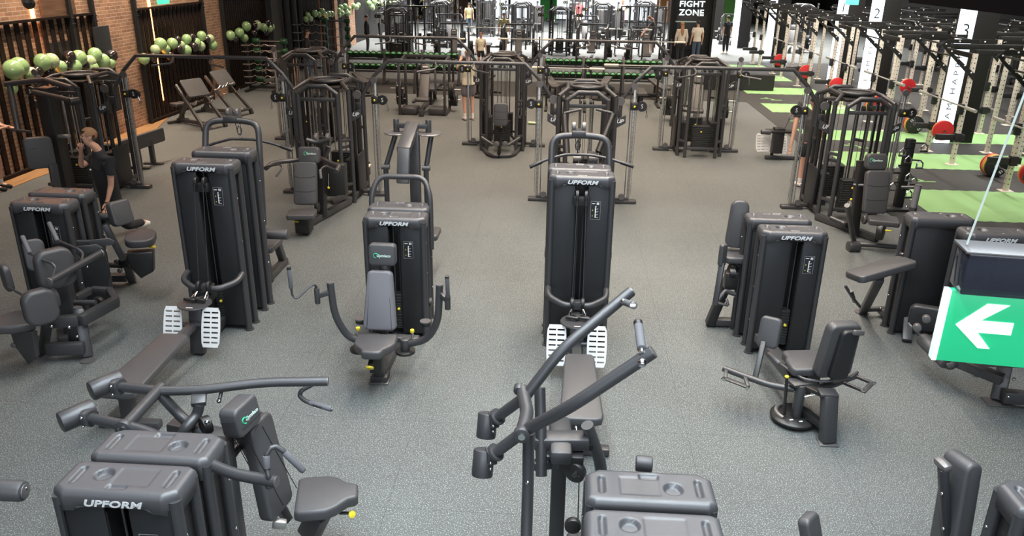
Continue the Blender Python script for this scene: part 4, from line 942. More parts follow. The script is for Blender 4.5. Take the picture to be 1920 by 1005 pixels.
def t0_rear():
    cx, yb = -5.80, 8.72
    t = thing('leg_extension_machine','black leg machine beside the walking young man, thick round seat with yellow lever','leg machine',(cx,yb,0))
    add_tower(t, cx, yb, 1.42, -1, False, label=False)
    s = seatpad(t,P(264,447,.78),(.9,.3,0),(-.3,.9,.12),.34,.36,.10,r=.12); 
    m = MB(); m.prism([(-.14,.0),(.16,0),(.13,-.26),(-.02,-.34),(-.12,-.2)],.14,plane(P(262,470,.66),(.95,.25,0),(0,0,1)),bev=.02); m.build('seat_bracket','dark',t)
    S_(t,'adjustment_lever','yellow',P(286,463,.66),.030,(1.5,1,.5)); 
    pad(P(225,399,1.10),V((.45,.85,0)),V((-.25,0,1)),.26,.30,.11,.05).build('back_pad','pad',t)
    T_(t,'roller_bar','metal',[P(168,410,1.02),P(206,405,1.04)],.045,0,14); K_(t,'roller_mount','dark',P(190,415,.96),(.22,.1,.08))
    B_(t,'leg_post','metal',P(196,420,.96),P(232,487,.48),.09,.07); foot(t,P(249,530,0).x,P(249,530,0).y,.075)
    B_(t,'rear_leg','metal',P(238,495,.35),P(249,529,.01),.09,.09); T_(t,'base_tube','metal',[P(170,495,.30),P(230,498,.32)],.034,0); B_(t,'base_beam','metal',P(172,520,.1),P(240,520,.12),.12,.09)
    T_(t,'upper_tube','metal',[P(165,450,.62),P(195,442,.62)],.034,0); B_(t,'link_bar','dark',P(180,430,.75),P(195,470,.55),.06,.05)
    for p in ((222,488,.42),(238,475,.5),(250,495,.42),(228,505,.32)): C_(t,'link_pivot','disc',P(*p)+V((0,-.06,0)),P(*p)+V((0,-.02,0)),.03,.004)
    K_(t,'link_block','dark',P(240,488,.42),(.18,.12,.16),rot=(0,.4,.2),bev=.02)
    return t
t0_rear()
# ---------------- right end pair
def t5_front():
    cx, yf = 4.60, 8.05
    t = thing('prone_leg_curl_machine','black leg curl machine at the right edge, mostly behind the exit sign, long padded roller','leg machine',(cx,yf,0))
    add_tower(t, cx, yf, 1.42)
    m = MB(); m.prism(rrect(.62,.26,.07,4),.10,plane(P(1765,600,.55),(.92,-.35,0),(0,0,1)),bev=.02); m.build('lever_cover','panel',t)
    for p in ((1735,594,.62),(1718,610,.52)): C_(t,'cover_pivot','disc',P(*p)+V((-.02,-.08,0)),P(*p)+V((0,-.02,0)),.04,.006); 
    T_(t,'lever_rod','chrome',[P(1703,605,.5),P(1722,625,.42)],.010,0); T_(t,'roller_shaft','metal',[P(1712,612,.48),P(1730,636,.38)],.02,0)
    C_(t,'leg_roller','pad',P(1728,634,.38),P(1776,682,.30),.070,.02,22); C_(t,'roller_end','disc',P(1777,683,.30),P(1780,686,.30),.02)
    S_(t,'roller_tip','pad',P(1781,681,.28),.068)
    f_ = P(1869,755,0); K_(t,'foot_rim','disc',(f_.x,f_.y,.008),(.24,.17,.015),bev=.005)
    B_(t,'front_post','metal',P(1870,750,.02),P(1888,668,.42),.13,.10,.02); B_(t,'low_beam','metal',P(1880,742,.12),P(1960,748,.12),.10,.12); B_(t,'side_beam','metal',P(1780,672,.30),P(1880,712,.28),.10,.10)
    for p in ((1894,704,.3),(1884,737,.14),(1842,687,.3)): S_(t,'frame_bolt','chrome',P(*p)+V((0,-.07,0)),.016)
    B_(t,'rear_post','metal',P(1700,640,.02),P(1704,560,.35),.10,.08)
    pad(P(1860,655,.62),V((1,0,0)),V((0,1,.1)),.5,.5,.09,.05).build('bench_pad','pad',t)
    C_(t,'selector_ring','timber',P(1828,697,.05),P(1828,696,.06),.03)
    return t
t5_front()
def t5_rear():
    cx, yb = 4.25, 8.85
    t = thing('back_extension_machine','black machine right of centre with a flat padded bench tilted on a slanted post','bench machine',(cx,yb,0))
    add_tower(t, cx, yb, 1.42, -1, False, label=False)
    a, b = P(1598,520,.80), P(1705,490,.92)
    m = MB(); d = (b-a).normalized(); m.prism(rrect((b-a).length,.30,.06,4),.085,plane((a+b)/2,d,V((.25,1,0)).cross(d).cross(d)*-1),bev=.02); m.build('bench_pad','pad',t)
    B_(t,'bench_post','metal',P(1650,522,.74),P(1618,585,.03),.09,.08); foot(t,P(1616,586,0).x,P(1616,586,0).y,.085)
    B_(t,'pad_bracket','metal',P(1690,475,.98),P(1702,492,.86),.05,.03)
    B_(t,'base_bar','metal',P(1622,580,.10),P(1700,578,.10),.06,.05); B_(t,'base_beam','metal',P(1655,580,.08),P(1690,612,.08),.13,.08)
    T_(t,'handle_tube','metal',[P(1585,536,.55),P(1600,560,.40),P(1612,575,.2)],.018,.02,8); T_(t,'handle_tube','metal',[P(1596,545,.5),P(1602,565,.3)],.022,0,8)
    for p in ((1650,577,.13),(1678,577,.13),(1674,603,.1)): S_(t,'frame_bolt','chrome',P(*p)+V((0,-.02,0)),.014)
    return t
t5_rear()
# ================================================================ PEOPLE
def skinned(name, m, parent, J, E, RAD, root=None, sub=2, label=None):
    """one continuous surface grown over joints J along edges E"""
    me = bpy.data.meshes.new(name); keys = [k for k in J if any(k in e for e in E)]
    ix = {k: i for i, k in enumerate(keys)}; wl = wloc(parent)
    me.from_pydata([tuple(V(J[k])-wl) for k in keys], [(ix[a],ix[b]) for a, b in E], [])
    o = bpy.data.objects.new(name, me); C.objects.link(o)
    sk = o.modifiers.new('skin','SKIN'); sk.use_smooth_shade = True; sk.branch_smoothing = .4
    ss = o.modifiers.new('sub','SUBSURF'); ss.levels = sub; ss.render_levels = sub
    for k in keys:
        r = RAD[k]; r = r if isinstance(r, tuple) else (r, r)
        me.skin_vertices[0].data[ix[k]].radius = r
        me.skin_vertices[0].data[ix[k]].use_root = (k == (root or keys[0]))
    bpy.context.view_layer.update()
    m2 = bpy.data.meshes.new_from_object(o.evaluated_get(bpy.context.evaluated_depsgraph_get()))
    bpy.data.objects.remove(o); m2.materials.clear(); m2.materials.append(M[m])
    for p in m2.polygons: p.use_smooth = True
    o = bpy.data.objects.new(name, m2); C.objects.link(o); o.parent = parent
    if label: o['label'] = label
    return o
def person(base, heading, label, top='teegrey', bottom='denim', shoe='shoe', hair='hairdark', over={}, legs='long', sleeve=.55, longhair=False, s=1.0, fine=False, fingers=True, group=None, bulk=1.0):
    """base on the floor, heading in degrees (0 faces +Y); over = world positions of joints"""
    base = V(base); a = R(heading); t = thing('person', label, 'person', base, group)
    fw = V((-math.sin(a), math.cos(a), 0)); rt = V((fw.y, -fw.x, 0))
    def W(x,y,z): return base+rt*(x*s)+fw*(y*s)+ZUP*(z*s)
    J = dict(pelvis=W(0,0,.96), waist=W(0,0,1.09), chest=W(0,.0,1.29), neckb=W(0,-.01,1.45), neck=W(0,.0,1.52), jaw=W(0,.035,1.575), head=W(0,.02,1.65), crown=W(0,.01,1.715))
    for q, n in ((-1,'L'),(1,'R')):
        J.update({'hip'+n:W(.095*q,0,.90),'knee'+n:W(.10*q,.02,.50),'ankle'+n:W(.10*q,-.02,.09),'sho'+n:W(.185*q,-.01,1.41),'elb'+n:W(.24*q,-.03,1.13),'wri'+n:W(.25*q,.05,.88)})
    J.update(over)
    for n in 'LR':
        d = (J['wri'+n]-J['elb'+n]).normalized(); J['palm'+n] = J['wri'+n]+d*.075*s
        an = J['ankle'+n]; J['heel'+n] = an+V((0,0,-.05))*s-fw*.03*s; J['toe'+n] = an+fw*.15*s+V((0,0,-.055))*s
    RAD = dict(pelvis=.115,waist=.105,chest=.105,neckb=.062,neck=.057,jaw=(.058,.062),head=(.078,.092),crown=(.05,.06))
    for n in 'LR': RAD.update({'hip'+n:.085,'knee'+n:.056,'ankle'+n:.037,'heel'+n:.035,'toe'+n:.03,'sho'+n:.055,'elb'+n:.041,'wri'+n:.027,'palm'+n:(.036,.018)})
    RAD = {k:(tuple(x*s for x in v) if isinstance(v,tuple) else v*s) for k, v in RAD.items()}
    E = [('pelvis','waist'),('waist','chest'),('chest','neckb'),('neckb','neck'),('neck','jaw'),('jaw','head'),('head','crown')]
    for n in 'LR': E += [('pelvis','hip'+n),('hip'+n,'knee'+n),('knee'+n,'ankle'+n),('ankle'+n,'toe'+n),('chest','sho'+n),('sho'+n,'elb'+n),('elb'+n,'wri'+n),('wri'+n,'palm'+n)]
    hd = J['head']; ff = (J['jaw']-J['neck']); ff = V((ff.x,ff.y,0)); ff = ff.normalized() if ff.length > .01 else fw
    hr = V((ff.y,-ff.x,0))
    J['nose'] = hd+ff*.105*s-ZUP*.015*s; RAD['nose'] = .013*s; E.append(('head','nose'))
    for q, n in ((-1,'L'),(1,'R')): J['ear'+n] = hd+hr*.082*q*s-ZUP*.01*s; RAD['ear'+n] = .016*s; E.append(('head','ear'+n))
    if fingers:
        for n, q in (('L',-1),('R',1)):
            d = (J['palm'+n]-J['wri'+n]).normalized(); sd = d.cross(ZUP); sd = (fw if sd.length < .3 else sd).normalized(); cu = sd.cross(d).normalized()
            sd = fw if abs(d.z) > .7 else sd; cu = sd.cross(d).normalized()
            for k, ln in enumerate((.066,.075,.070,.055)):
                o_ = sd*(.030-.020*k)*s; J['f%d%s'%(k,n)] = J['palm'+n]+o_*1.05+d*ln*.62*s; J['g%d%s'%(k,n)] = J['palm'+n]+o_*1.1+d*ln*1.0*s+cu*.022*s
                RAD['f%d%s'%(k,n)] = .0095*s; RAD['g%d%s'%(k,n)] = .008*s; E += [('palm'+n,'f%d%s'%(k,n)),('f%d%s'%(k,n),'g%d%s'%(k,n))]
            J['t0'+n] = J['wri'+n]+d*.035*s+sd*.040*s; J['t1'+n] = J['wri'+n]+d*.075*s+sd*.052*s+cu*.012*s
            RAD['t0'+n] = .012*s; RAD['t1'+n] = .009*s; E += [('wri'+n,'t0'+n),('t0'+n,'t1'+n)]
    skinned('body','skin',t,J,E,RAD,'pelvis',2)
    # clothes follow the same joints, a little wider
    c = 1.16
    def mid(a,b,f): return J[a].lerp(J[b],f)
    K = dict(J); Rc = {k:(tuple(x*c for x in v) if isinstance(v,tuple) else v*c) for k, v in RAD.items()}
    K['hem'] = J['pelvis']-ZUP*.06*s; Rc['hem'] = (.155*s,.118*s); Rc['pelvis']=(.15*s,.115*s); Rc['waist']=(.145*s,.11*s); Rc['chest']=(.16*s,.118*s)
    K['collar'] = mid('neckb','neck',.45); Rc['collar'] = .068*s
    Ec = [('hem','waist'),('waist','chest'),('chest','collar')]
    for n in 'LR':
        if sleeve <= 1: K['cuff'+n] = mid('sho'+n,'elb'+n,sleeve); Rc['cuff'+n] = .060*s; Ec += [('chest','sho'+n),('sho'+n,'cuff'+n)]
        else: K['cuff'+n] = mid('elb'+n,'wri'+n,.92); Rc['cuff'+n] = .040*s; Rc['elb'+n] = .054*s; Ec += [('chest','sho'+n),('sho'+n,'elb'+n),('elb'+n,'cuff'+n)]
        Rc['sho'+n] = .068*s
    sv = (J['shoR']-J['shoL']).normalized()
    m = MB(); pts = [J['pelvis'].lerp(J['hipL'].lerp(J['hipR'],.5),1.0), J['pelvis'], J['waist'], J['waist'].lerp(J['chest'],.6), J['chest'].lerp(J['neckb'],.3), J['chest'].lerp(J['neckb'],.75), K['collar']]
    ab = [(.175,.135),(.168,.130),(.155,.118),(.175,.125),(.185,.120),(.13,.085),(.066,.062)]
    rings = []
    for i, (p, (a_, b_)) in enumerate(zip(pts, ab)):
        d = (pts[min(i+1,6)]-pts[max(i-1,0)]).normalized(); sx = (sv-d*sv.dot(d)).normalized(); sy = d.cross(sx)
        rings.append([m.bm.verts.new(p+sx*math.cos(2*PI*j/16)*a_*s*bulk+sy*math.sin(2*PI*j/16)*b_*s*bulk) for j in range(16)])
    for A_, B_2 in zip(rings, rings[1:]):
        for j in range(16): m.bm.faces.new((A_[j],A_[(j+1)%16],B_2[(j+1)%16],B_2[j]))
    m.bm.faces.new(rings[0][::-1]); m.bm.faces.new(rings[-1])
    for n in 'LR':
        inn = J['chest'].lerp(J['neckb'],.55); m.tube([J['chest'].lerp(J['waist'],.2),J['sho'+n].lerp(J['chest'],.25)],[.10*s*bulk,.085*s],12)
        if sleeve <= 1: m.tube([inn,J['sho'+n],K['cuff'+n]],[.072*s,.074*s,.066*s],12)
        else: m.tube([inn,J['sho'+n],J['elb'+n],K['cuff'+n]],[.072*s,.074*s,.060*s,.046*s],12)
    sh = m.build('shirt',top,t); bpy.context.view_layer.update()
    rm = sh.modifiers.new('r','REMESH'); rm.mode = 'VOXEL'; rm.voxel_size = .012; sm_ = sh.modifiers.new('s','SMOOTH'); sm_.iterations = 4; sm_.factor = .5
    bpy.context.view_layer.update(); m2 = bpy.data.meshes.new_from_object(sh.evaluated_get(bpy.context.evaluated_depsgraph_get())); sh.modifiers.clear(); sh.data = m2
    for p_ in m2.polygons: p_.use_smooth = True
    K['seat'] = J['pelvis']+ZUP*.03*s; Rc['seat'] = .125*s; Rc['pelvis'] = .128*s; El = [('seat','pelvis')]
    for n in 'LR':
        Rc['hip'+n] = .10*s
        if legs == 'long': K['leghem'+n] = mid('knee'+n,'ankle'+n,.9); Rc['leghem'+n] = .056*s; Rc['knee'+n] = .074*s; El += [('pelvis','hip'+n),('hip'+n,'knee'+n),('knee'+n,'leghem'+n)]
        else: K['leghem'+n] = mid('hip'+n,'knee'+n,.82); Rc['leghem'+n] = .090*s; El += [('pelvis','hip'+n),('hip'+n,'leghem'+n)]
    tr = skinned('trousers' if legs == 'long' else 'shorts',bottom,t,K,El,Rc,'pelvis',2)
    for n in 'LR':
        m = MB(); an = J['ankle'+n]; toe = J['toe'+n]; h = J['heel'+n]
        m.tube([h-fw*.02*s+ZUP*.01*s, h+fw*.03*s+ZUP*.02*s, h.lerp(toe,.5)+ZUP*.008*s, toe, toe+fw*.035*s], [.030*s,.046*s,.044*s,.040*s,.018*s], 12)
        m.build('shoe',shoe,t)
        if legs != 'long': m = MB(); m.tube([an-ZUP*.01,an.lerp(J['knee'+n],.22)],[.042*s,.045*s],10); m.build('sock','shoe',t)
    # hair cap, with long strands when worn long
    m = MB(); b = bmesh.new(); bmesh.ops.create_uvsphere(b, u_segments=20, v_segments=14, radius=1)
    for v in b.verts: v.co = V((v.co.x*.089, v.co.y*.104, v.co.z*.098))
    cut = [v for v in b.verts if (v.co.z < -.0 and v.co.y > -.045) or v.co.z < -.055 or (v.co.y > .066 and v.co.z < .045)]
    bmesh.ops.delete(b, geom=cut, context='VERTS')
    bmesh.ops.solidify(b, geom=b.faces[:], thickness=.008)
    Mx = Matrix(((hr.x,ff.x,0,0),(hr.y,ff.y,0,0),(0,0,1,0),(0,0,0,1)))
    m.merge(b, Matrix.Translation(hd+ZUP*.012*s-ff*.006*s)@Mx@Matrix.Scale(s,4)); m.build('hair',hair,t)
    if longhair:
        K2 = dict(a=hd-ff*.05*s,b=hd-ff*.10*s-ZUP*.12*s,c=hd-ff*.13*s-ZUP*.30*s,d=hd-ff*.12*s-ZUP*.50*s)
        skinned('long_hair',hair,t,K2,[('a','b'),('b','c'),('c','d')],dict(a=.075*s,b=(.085*s,.05*s),c=(.085*s,.045*s),d=(.03*s,.025*s)))
    for q in (-1,1):
        e = hd+ff*.079*s+hr*.030*q*s+ZUP*.008*s; m = MB(); m.ball(e,.0105*s,(1.3,1,.7),8); m.build('eye','hairdark',t)
        m = MB(); m.bar(e+ZUP*.020*s-hr*.014*s,e+ZUP*.020*s+hr*.014*s,.008,.005,0); m.build('eyebrow',hair,t)
    mp = hd+ff*.083*s-ZUP*.052*s; m = MB(); m.tube([mp-hr*.02*s,mp+ff*.004,mp+hr*.02*s],.0055*s,6); m.build('mouth','lip',t)
    return t, J, sh, tr
M['lip'] = mat('lip',(.35,.10,.08),.5)
# young man in black walking on the left, hand at his mouth
Yh = 10.45
ov = dict(pelvis=PY(212,392,10.75),waist=PY(205,362,10.68),chest=PY(193,316,10.56),neckb=PY(186,286,10.50),neck=PY(179,274,10.46),jaw=PY(163,268,10.40),head=PY(166,254,10.42),crown=PY(168,245,10.44),
    hipL=PY(205,403,10.62),hipR=PY(222,403,10.88),kneeL=PY(185,435,10.30),ankleL=PY(192,472,10.14),kneeR=PY(240,424,11.05),ankleR=PY(276,430,11.35),
    shoR=PY(175,295,10.74),shoL=PY(206,299,10.30),elbL=PY(208,348,10.36),wriL=PY(201,380,10.30),elbR=PY(152,312,10.60),wriR=PY(152,283,10.42))
ov['kneeL'].z = .50; ov['ankleL'] = V((ov['ankleL'].x, ov['ankleL'].y, .10)); ov['ankleR'].z = .13
t, J, sh, tr = person((-6.40,10.7,0), 140, 'young man with brown hair in black shirt walking left, one hand at his mouth', 'teeblack','teeblack','shoe','hair',ov,s=1.04,bulk=1.14)
m = MB()
for k in range(3): m.tube([J['hipL'].lerp(J['kneeL'],.12)+V((-.05+.022*k,-.105,0)),J['hipL'].lerp(J['kneeL'],.85)+V((-.04+.022*k,-.09,0))],.0055,6)
m.each('trouser_stripe','print',tr)
m = MB(); m.tube([J['wriL']+V((.033*math.cos(a*PI/5),.033*math.sin(a*PI/5),.01)) for a in range(10)],.008,6,closed=True); m.build('wrist_band','panel',t)
m = MB(); m.ball(J['chest']+V((-.13,-.09,.0)),.014,seg=8); m.build('shirt_logo','print',sh)
person((-10.08,13.2,0), -80, 'person in black shirt and black shorts with white socks at the left edge', 'teeblack','teeblack','teeblack','hairdark',
    dict(elbR=V((-9.92,12.95,1.12)),wriR=V((-9.70,13.05,1.16)),elbL=V((-10.0,13.45,1.12)),wriL=V((-9.75,13.4,1.1))),legs='short')
person((-8.75,27.4,0), -75, 'man in a black hooded top standing in front of the long barbell rack', 'teeblack','denim','shoe','hairdark',sleeve=2,s=.98)
person((-8.75,36.0,0), -80, 'man in dark grey top walking beside the far white leaning boards', 'teeblack','shorts','shoe','hairdark',sleeve=2,s=.95)
person((-2.47,21.0,0), 25, 'person in a long cream t-shirt and grey shorts seen from behind, left of centre', 'teecream','shorts','shoe','hair',
    dict(elbL=V((-2.78,21.1,1.32)),wriL=V((-2.72,21.3,1.52)),elbR=V((-2.15,21.15,1.30)),wriR=V((-2.10,21.4,1.5))),legs='short',s=1.04)
person((-2.79,38.0,0), 185, 'man in khaki shirt and dark shorts standing far back in the centre aisle', 'teeolive','panel','shoe','hairdark',legs='short')
person((4.95,35.0,0), 5, 'woman with long blond hair and white top facing the black pillar', 'teewhite','panel','panel','hairblond',longhair=True,s=.96,sleeve=2)
person((5.62,35.1,0), 12, 'person with dark hair in white t-shirt and blue jeans beside the long-haired woman', 'teewhite','denim','shoe','hairdark')
person((4.05,38.2,0), 80, 'man in grey shirt and black shorts leaning over the far bench', 'teegrey','panel','shoe','hair',
    dict(elbL=V((3.75,38.0,1.1)),wriL=V((3.55,37.95,.85)),elbR=V((3.75,38.3,1.1)),wriR=V((3.55,38.3,.85)),head=V((3.85,38.15,1.62)),crown=V((3.82,38.15,1.68))),legs='short')
person((4.72,15.15,0), 20, 'person in grey t-shirt, black shorts and white shoes behind the right cable tower', 'teegrey','teeblack','shoe','hairdark',
    dict(shoL=PY(1500,195,15.2),elbL=PY(1490,240,15.1),wriL=PY(1483,275,15.05)),legs='short',s=.98)
person((-7.0,44.0,0), 100, 'person in black and red training on the far machines at the top left', 'teeblack','red','shoe','hairdark',s=.95)
person((.9,52,0), 190, 'person in a pink top far away behind the two dark tower backs', 'teepink','teewhite','shoe','hair',s=1.0)
person((-3.2,31.4,0), 200, 'bare-armed person in cream vest sitting low at the far dumbbell rack', 'teecream','panel','shoe','hair',legs='short',s=.8)

person((-5.4,46.5,0), 200, 'person in khaki top far back near the bright floor, left of centre', 'teeolive','denim','shoe','hair',fingers=False)
person((3.6,52.5,0), 170, 'person in white top and pink trousers far back before the windows', 'teewhite','teepink','shoe','hairblond',fingers=False)
person((7.6,39.0,0), 30, 'person in black far back between the black pillar and the squat racks', 'teeblack','teeblack','shoe','hairdark',fingers=False)
# ================================================================ MIDDLE FLOOR
def free_press(loc):
    """free-standing shoulder press with three-panel backrest; base under its seat"""
    t = thing('shoulder_press_machine','grey shoulder press with three-panel backrest in front of the left cable tower','press machine',(-3.95,11.6,0))
    seatpad(t,PY(573,344,11.65),(1,.08,0),(-.02,.28,1),.36,.66,.10,r=.06,name='backrest',seams=2)
    hd = seatpad(t,PY(580,291,11.80),(1,.05,0),(0,.2,1),.33,.26,.13,r=.06,name='headrest'); mark(hd,PY(580,288,11.72),(1,.05,0),(0,.2,1),.05)
    seatpad(t,PY(566,402,11.25),(1,.15,0),(-.1,1,0),.42,.34,.085,r=.04,name='seat')
    K_(t,'seat_base','dark',PY(570,420,11.35),(.22,.22,.24)); C_(t,'adjustment_lever','yellow',PY(551,415,11.2),PY(560,416,11.2),.012,.003)
    B_(t,'base_beam','metal',(-3.98,11.55,.06),(-3.62,13.0,.06),.10,.10); B_(t,'cross_foot','metal',PY(622,380,12.6),PY(648,367,12.9),.08,.08)
    B_(t,'main_column','dark',(-3.84,12.1,.05),(-3.80,12.25,1.35),.13,.12); T_(t,'top_bar','metal',[PY(574,262,11.9),PY(595,268,11.95),PY(620,262,11.9)],.035,.1)
    T_(t,'press_arm','metal',[PY(562,300,11.95),PY(530,303,11.8),PY(510,306,11.6),PY(498,316,11.4)],.035,.1); T_(t,'press_arm','metal',[PY(600,296,12.0),PY(620,306,11.8),PY(636,312,11.6),PY(630,322,11.4)],.035,.04)
    T_(t,'arm_link','metal',[PY(617,275,12.1),PY(610,292,12.1)],.04,0)
    T_(t,'press_handle','metal',[PY(500,312,11.4),PY(525,308,11.2),PY(530,315,11.1),PY(518,331,11.0)],.014,.05,8); T_(t,'press_handle','metal',[PY(628,318,11.4),PY(612,311,11.2),PY(604,314,11.1),PY(600,322,11.05)],.014,.05,8)
    C_(t,'handle_grip','grip',PY(600,318,11.05),PY(602,335,11.0),.020,.003)
    for x in (590,612): C_(t,'pulley_wheel','disc',PY(x,258,12.0),PY(x+6,258,12.0),.07,.006)
    C_(t,'pulley_wheel','dark',PY(592,388,11.9),PY(598,388,11.9),.08,.006)
    for k in range(1): K_(t,'weight_stack','iron',PY(632,335,12.3),(.30,.2,.5)); 
    S_(t,'selector_pin','yellow',PY(616,352,12.1),.022)
    T_(t,'selector_spring','chrome',[PY(616,325,12.1),PY(616,350,12.1)],.008,0)
    return t
free_press(None)
def standing_press():
    t = thing('chest_press_machine','black press with headrest, three-panel backrest and two tall posts near the right cable tower','press machine',(4.72,11.6,0))
    seatpad(t,PY(1642,360,11.75),(1,.05,0),(.02,.22,1),.35,.64,.10,r=.06,name='backrest',seams=2)
    hd = seatpad(t,PY(1642,303,11.9),(1,.05,0),(0,.2,1),.31,.24,.13,r=.07,name='headrest'); mark(hd,PY(1642,301,11.82),(1,.05,0),(0,.2,1),.05)
    seatpad(t,PY(1656,414,11.5),(1,-.25,0),(.25,1,0),.42,.34,.085,r=.03,name='seat'); C_(t,'seat_pivot','dark',PY(1645,432,11.45),PY(1658,434,11.4),.14,.02); C_(t,'adjustment_lever','yellow',PY(1660,432,11.2),PY(1671,433,11.2),.012,.003)
    B_(t,'base_beam','metal',(4.35,13.0,.06),(4.95,11.9,.06),.10,.10); B_(t,'main_column','dark',(4.66,12.1,.05),(4.64,12.25,1.2),.13,.10)
    C_(t,'base_hub','metal',P(1590,463,.06),P(1610,463,.06),.09,.01)
    T_(t,'side_post','metal',[P(1602,455,.05),P(1588,385,.85)],.037,0); T_(t,'base_tube','metal',[P(1612,458,.07),P(1640,459,.09),P(1665,462,.08),P(1712,464,.07)],.037,.1)
    q0, q1, q2 = P(1703,460,.05), PY(1712,392,11.65), PY(1722,348,11.75)
    T_(t,'side_post','metal',[q0,q1],.042,0); T_(t,'post_sleeve','grip',[q1,q2],.048,0); C_(t,'post_cap','disc',q2,q2+V((0,0,.01)),.05); C_(t,'post_collar','metal',q1-V((0,0,.03)),q1+V((0,0,.03)),.055)
    S_(t,'selector_pin','chrome',PY(1700,388,11.5),.02); T_(t,'press_handle','metal',[PY(1721,351,11.8),PY(1690,351,11.9)],.022,0); T_(t,'press_handle','metal',[PY(1600,347,12.2),PY(1628,348,12.1)],.026,0)
    T_(t,'low_tube','metal',[P(1557,408,.2),P(1585,420,.15)],.037,0); C_(t,'tube_collar','dark',P(1580,416,.15),P(1590,422,.15),.05)
    for x,y in ((1590,385),(1618,412)): C_(t,'pulley_wheel','disc',PY(x,y,12.0),PY(x+5,y,12.0),.07,.006)
    S_(t,'selector_knob','yellow',PY(1596,374,12.1),.02)
    return t
standing_press()
def padded_tower_machine():
    t = thing('chest_press_machine','black padded machine behind the leftmost towers, backrest of three panels','press machine',(-8.2,12.0,0))
    pad(PY(74,286,11.9),V((.8,.6,0)),V((-.05,.0,1)),.40,.50,.13,.08).build('backrest','pad',t)
    m = MB(); q = PY(74,286,11.9)
    for z in (-.07,.08): m.tube([q+V((-.17,-.19,z+.02)),q+V((-.03,-.10,z)),q+V((.03,-.05,z)),q+V((.15,.06,z+.02))],.004,5)
    m.build('seam','seam',t)
    K_(t,'main_column','dark',(-8.28,12.35,1.0),(.22,.26,2.0)); B_(t,'seat_post','metal',(-8.2,12.0,.02),(-8.15,11.95,.85),.12,.12); B_(t,'base_beam','metal',(-8.6,12.2,.05),(-7.4,11.9,.05),.14,.10)
    T_(t,'overhead_arm','metal',[PY(62,172,12.2),PY(142,190,11.8)],.04,0); C_(t,'arm_hub','dark',PY(140,190,11.8)+V((-.05,-.05,0)),PY(140,190,11.8)+V((.05,.05,0)),.06,.01)
    T_(t,'overhead_arm','metal',[PY(10,158,12.3),PY(60,152,12.3),PY(90,150,12.3)],.045,0); T_(t,'hanging_arm','metal',[PY(18,160,12.3),PY(34,245,12.0)],.045,0); T_(t,'press_handle','metal',[PY(20,243,12.0),PY(58,247,11.9)],.02,0)
    T_(t,'upper_arm','metal',[PY(85,150,12.2),PY(135,165,12.0)],.045,0)
    K_(t,'accessory_shelf','rail',PY(118,255,12.3),(.22,.1,.05)); 
    T_(t,'hanging_chain','chrome',[PY(94,262,12.0),PY(97,270,12.0),PY(92,278,12.0),PY(99,288,12.0)],.012,0,6)
    return t
padded_tower_machine()
def flat_bench(t, c, dr, z=.45, L=1.2):
    dr = V(dr).normalized(); c = V(c); a = c-dr*L/2; b = c+dr*L/2
    MB().prism(rrect(L,.28,.05,4),.075,plane(c+V((0,0,z)),dr,dr.cross(ZUP).cross(dr).cross(dr)),bev=.02).build('bench_pad','pad',t)
t = thing('exercise_bench','flat grey bench on the floor beside the wall of the leftmost cable tower','bench',(-8.45,15.6,0))
a_, b_ = P(243,272,.52), P(303,252,.55); d_ = (b_-a_).normalized()
MB().prism(rrect((b_-a_).length+.3,.28,.04,4),.08,plane((a_+b_)/2-d_*.1,d_,d_.cross(ZUP).cross(d_)),bev=.02).build('bench_pad','pad',t)
for k, n_ in ((.62,'bench_leg'),(.2,'bench_leg')): q = a_.lerp(b_,k); B_(t,n_,'metal',(q.x,q.y,.02),(q.x,q.y,.50),.08,.10)
K_(t,'bench_foot','metal',(a_.lerp(b_,.62).x,a_.lerp(b_,.62).y,.02),(.40,.10,.04)); K_(t,'bench_foot','metal',(a_.lerp(b_,.2).x,a_.lerp(b_,.2).y,.02),(.40,.10,.04))
# preacher benches
def preacher(loc, rz, lb):
    t = thing('preacher_curl_bench', lb, 'bench', (0,0,0), 'preacher benches by the slat screen')
    MB().prism(rrect(.62,.50,.05,4),.06,plane((0,.02,.95),(1,0,0),(0,.62,.78)),bev=.02).build('arm_pad','pad',t)
    for s in (-1,1):
        B_(t,'side_rail','metal',(s*.28,.36,1.02),(s*.33,-.52,.12),.06,.08); B_(t,'front_leg','metal',(s*.33,-.50,.14),(s*.33,-.56,0),.08,.09)
        T_(t,'bar_hook','chrome',[(s*.24,-.15,.58),(s*.24,-.25,.60),(s*.24,-.30,.68)],.018,.02,8)
    B_(t,'cross_plate','metal',(-.33,-.50,.14),(.33,-.50,.14),.14,.05); B_(t,'spine','metal',(0,.2,.85),(0,.75,.10),.09,.08); B_(t,'base_bar','metal',(0,-.4,.08),(0,.85,.08),.09,.08)
    B_(t,'rear_foot','metal',(-.30,.85,.04),(.30,.85,.04),.08,.06); B_(t,'seat_post','metal',(0,.65,.10),(0,.72,.45),.08,.08)
    seatpad(t,(0,.74,.48),(1,0,0),(0,1,0),.36,.30,.08); text('bench_mark','S',.10,'print',t,face((0,-.53,.17),(1,0,0),(0,.5,1)))
    return t
def ez_bar(a, b, lb, grp=None, m='chrome'):
    a, b = V(a), V(b); d = b-a; c = (a+b)/2; t = thing('ez_curl_bar', lb, 'barbell', c, grp); n = V((0,0,1))*.05
    T_(t,'bar_shaft',m,[a.lerp(b,.22),a.lerp(b,.32)+n,a.lerp(b,.42)-n*.3,a.lerp(b,.5)+n*.4,a.lerp(b,.58)-n*.3,a.lerp(b,.68)+n,a.lerp(b,.78)],.016,0,8)
    C_(t,'bar_sleeve',m,a,a.lerp(b,.22),.025); C_(t,'bar_sleeve',m,b.lerp(a,.22),b,.025); return t
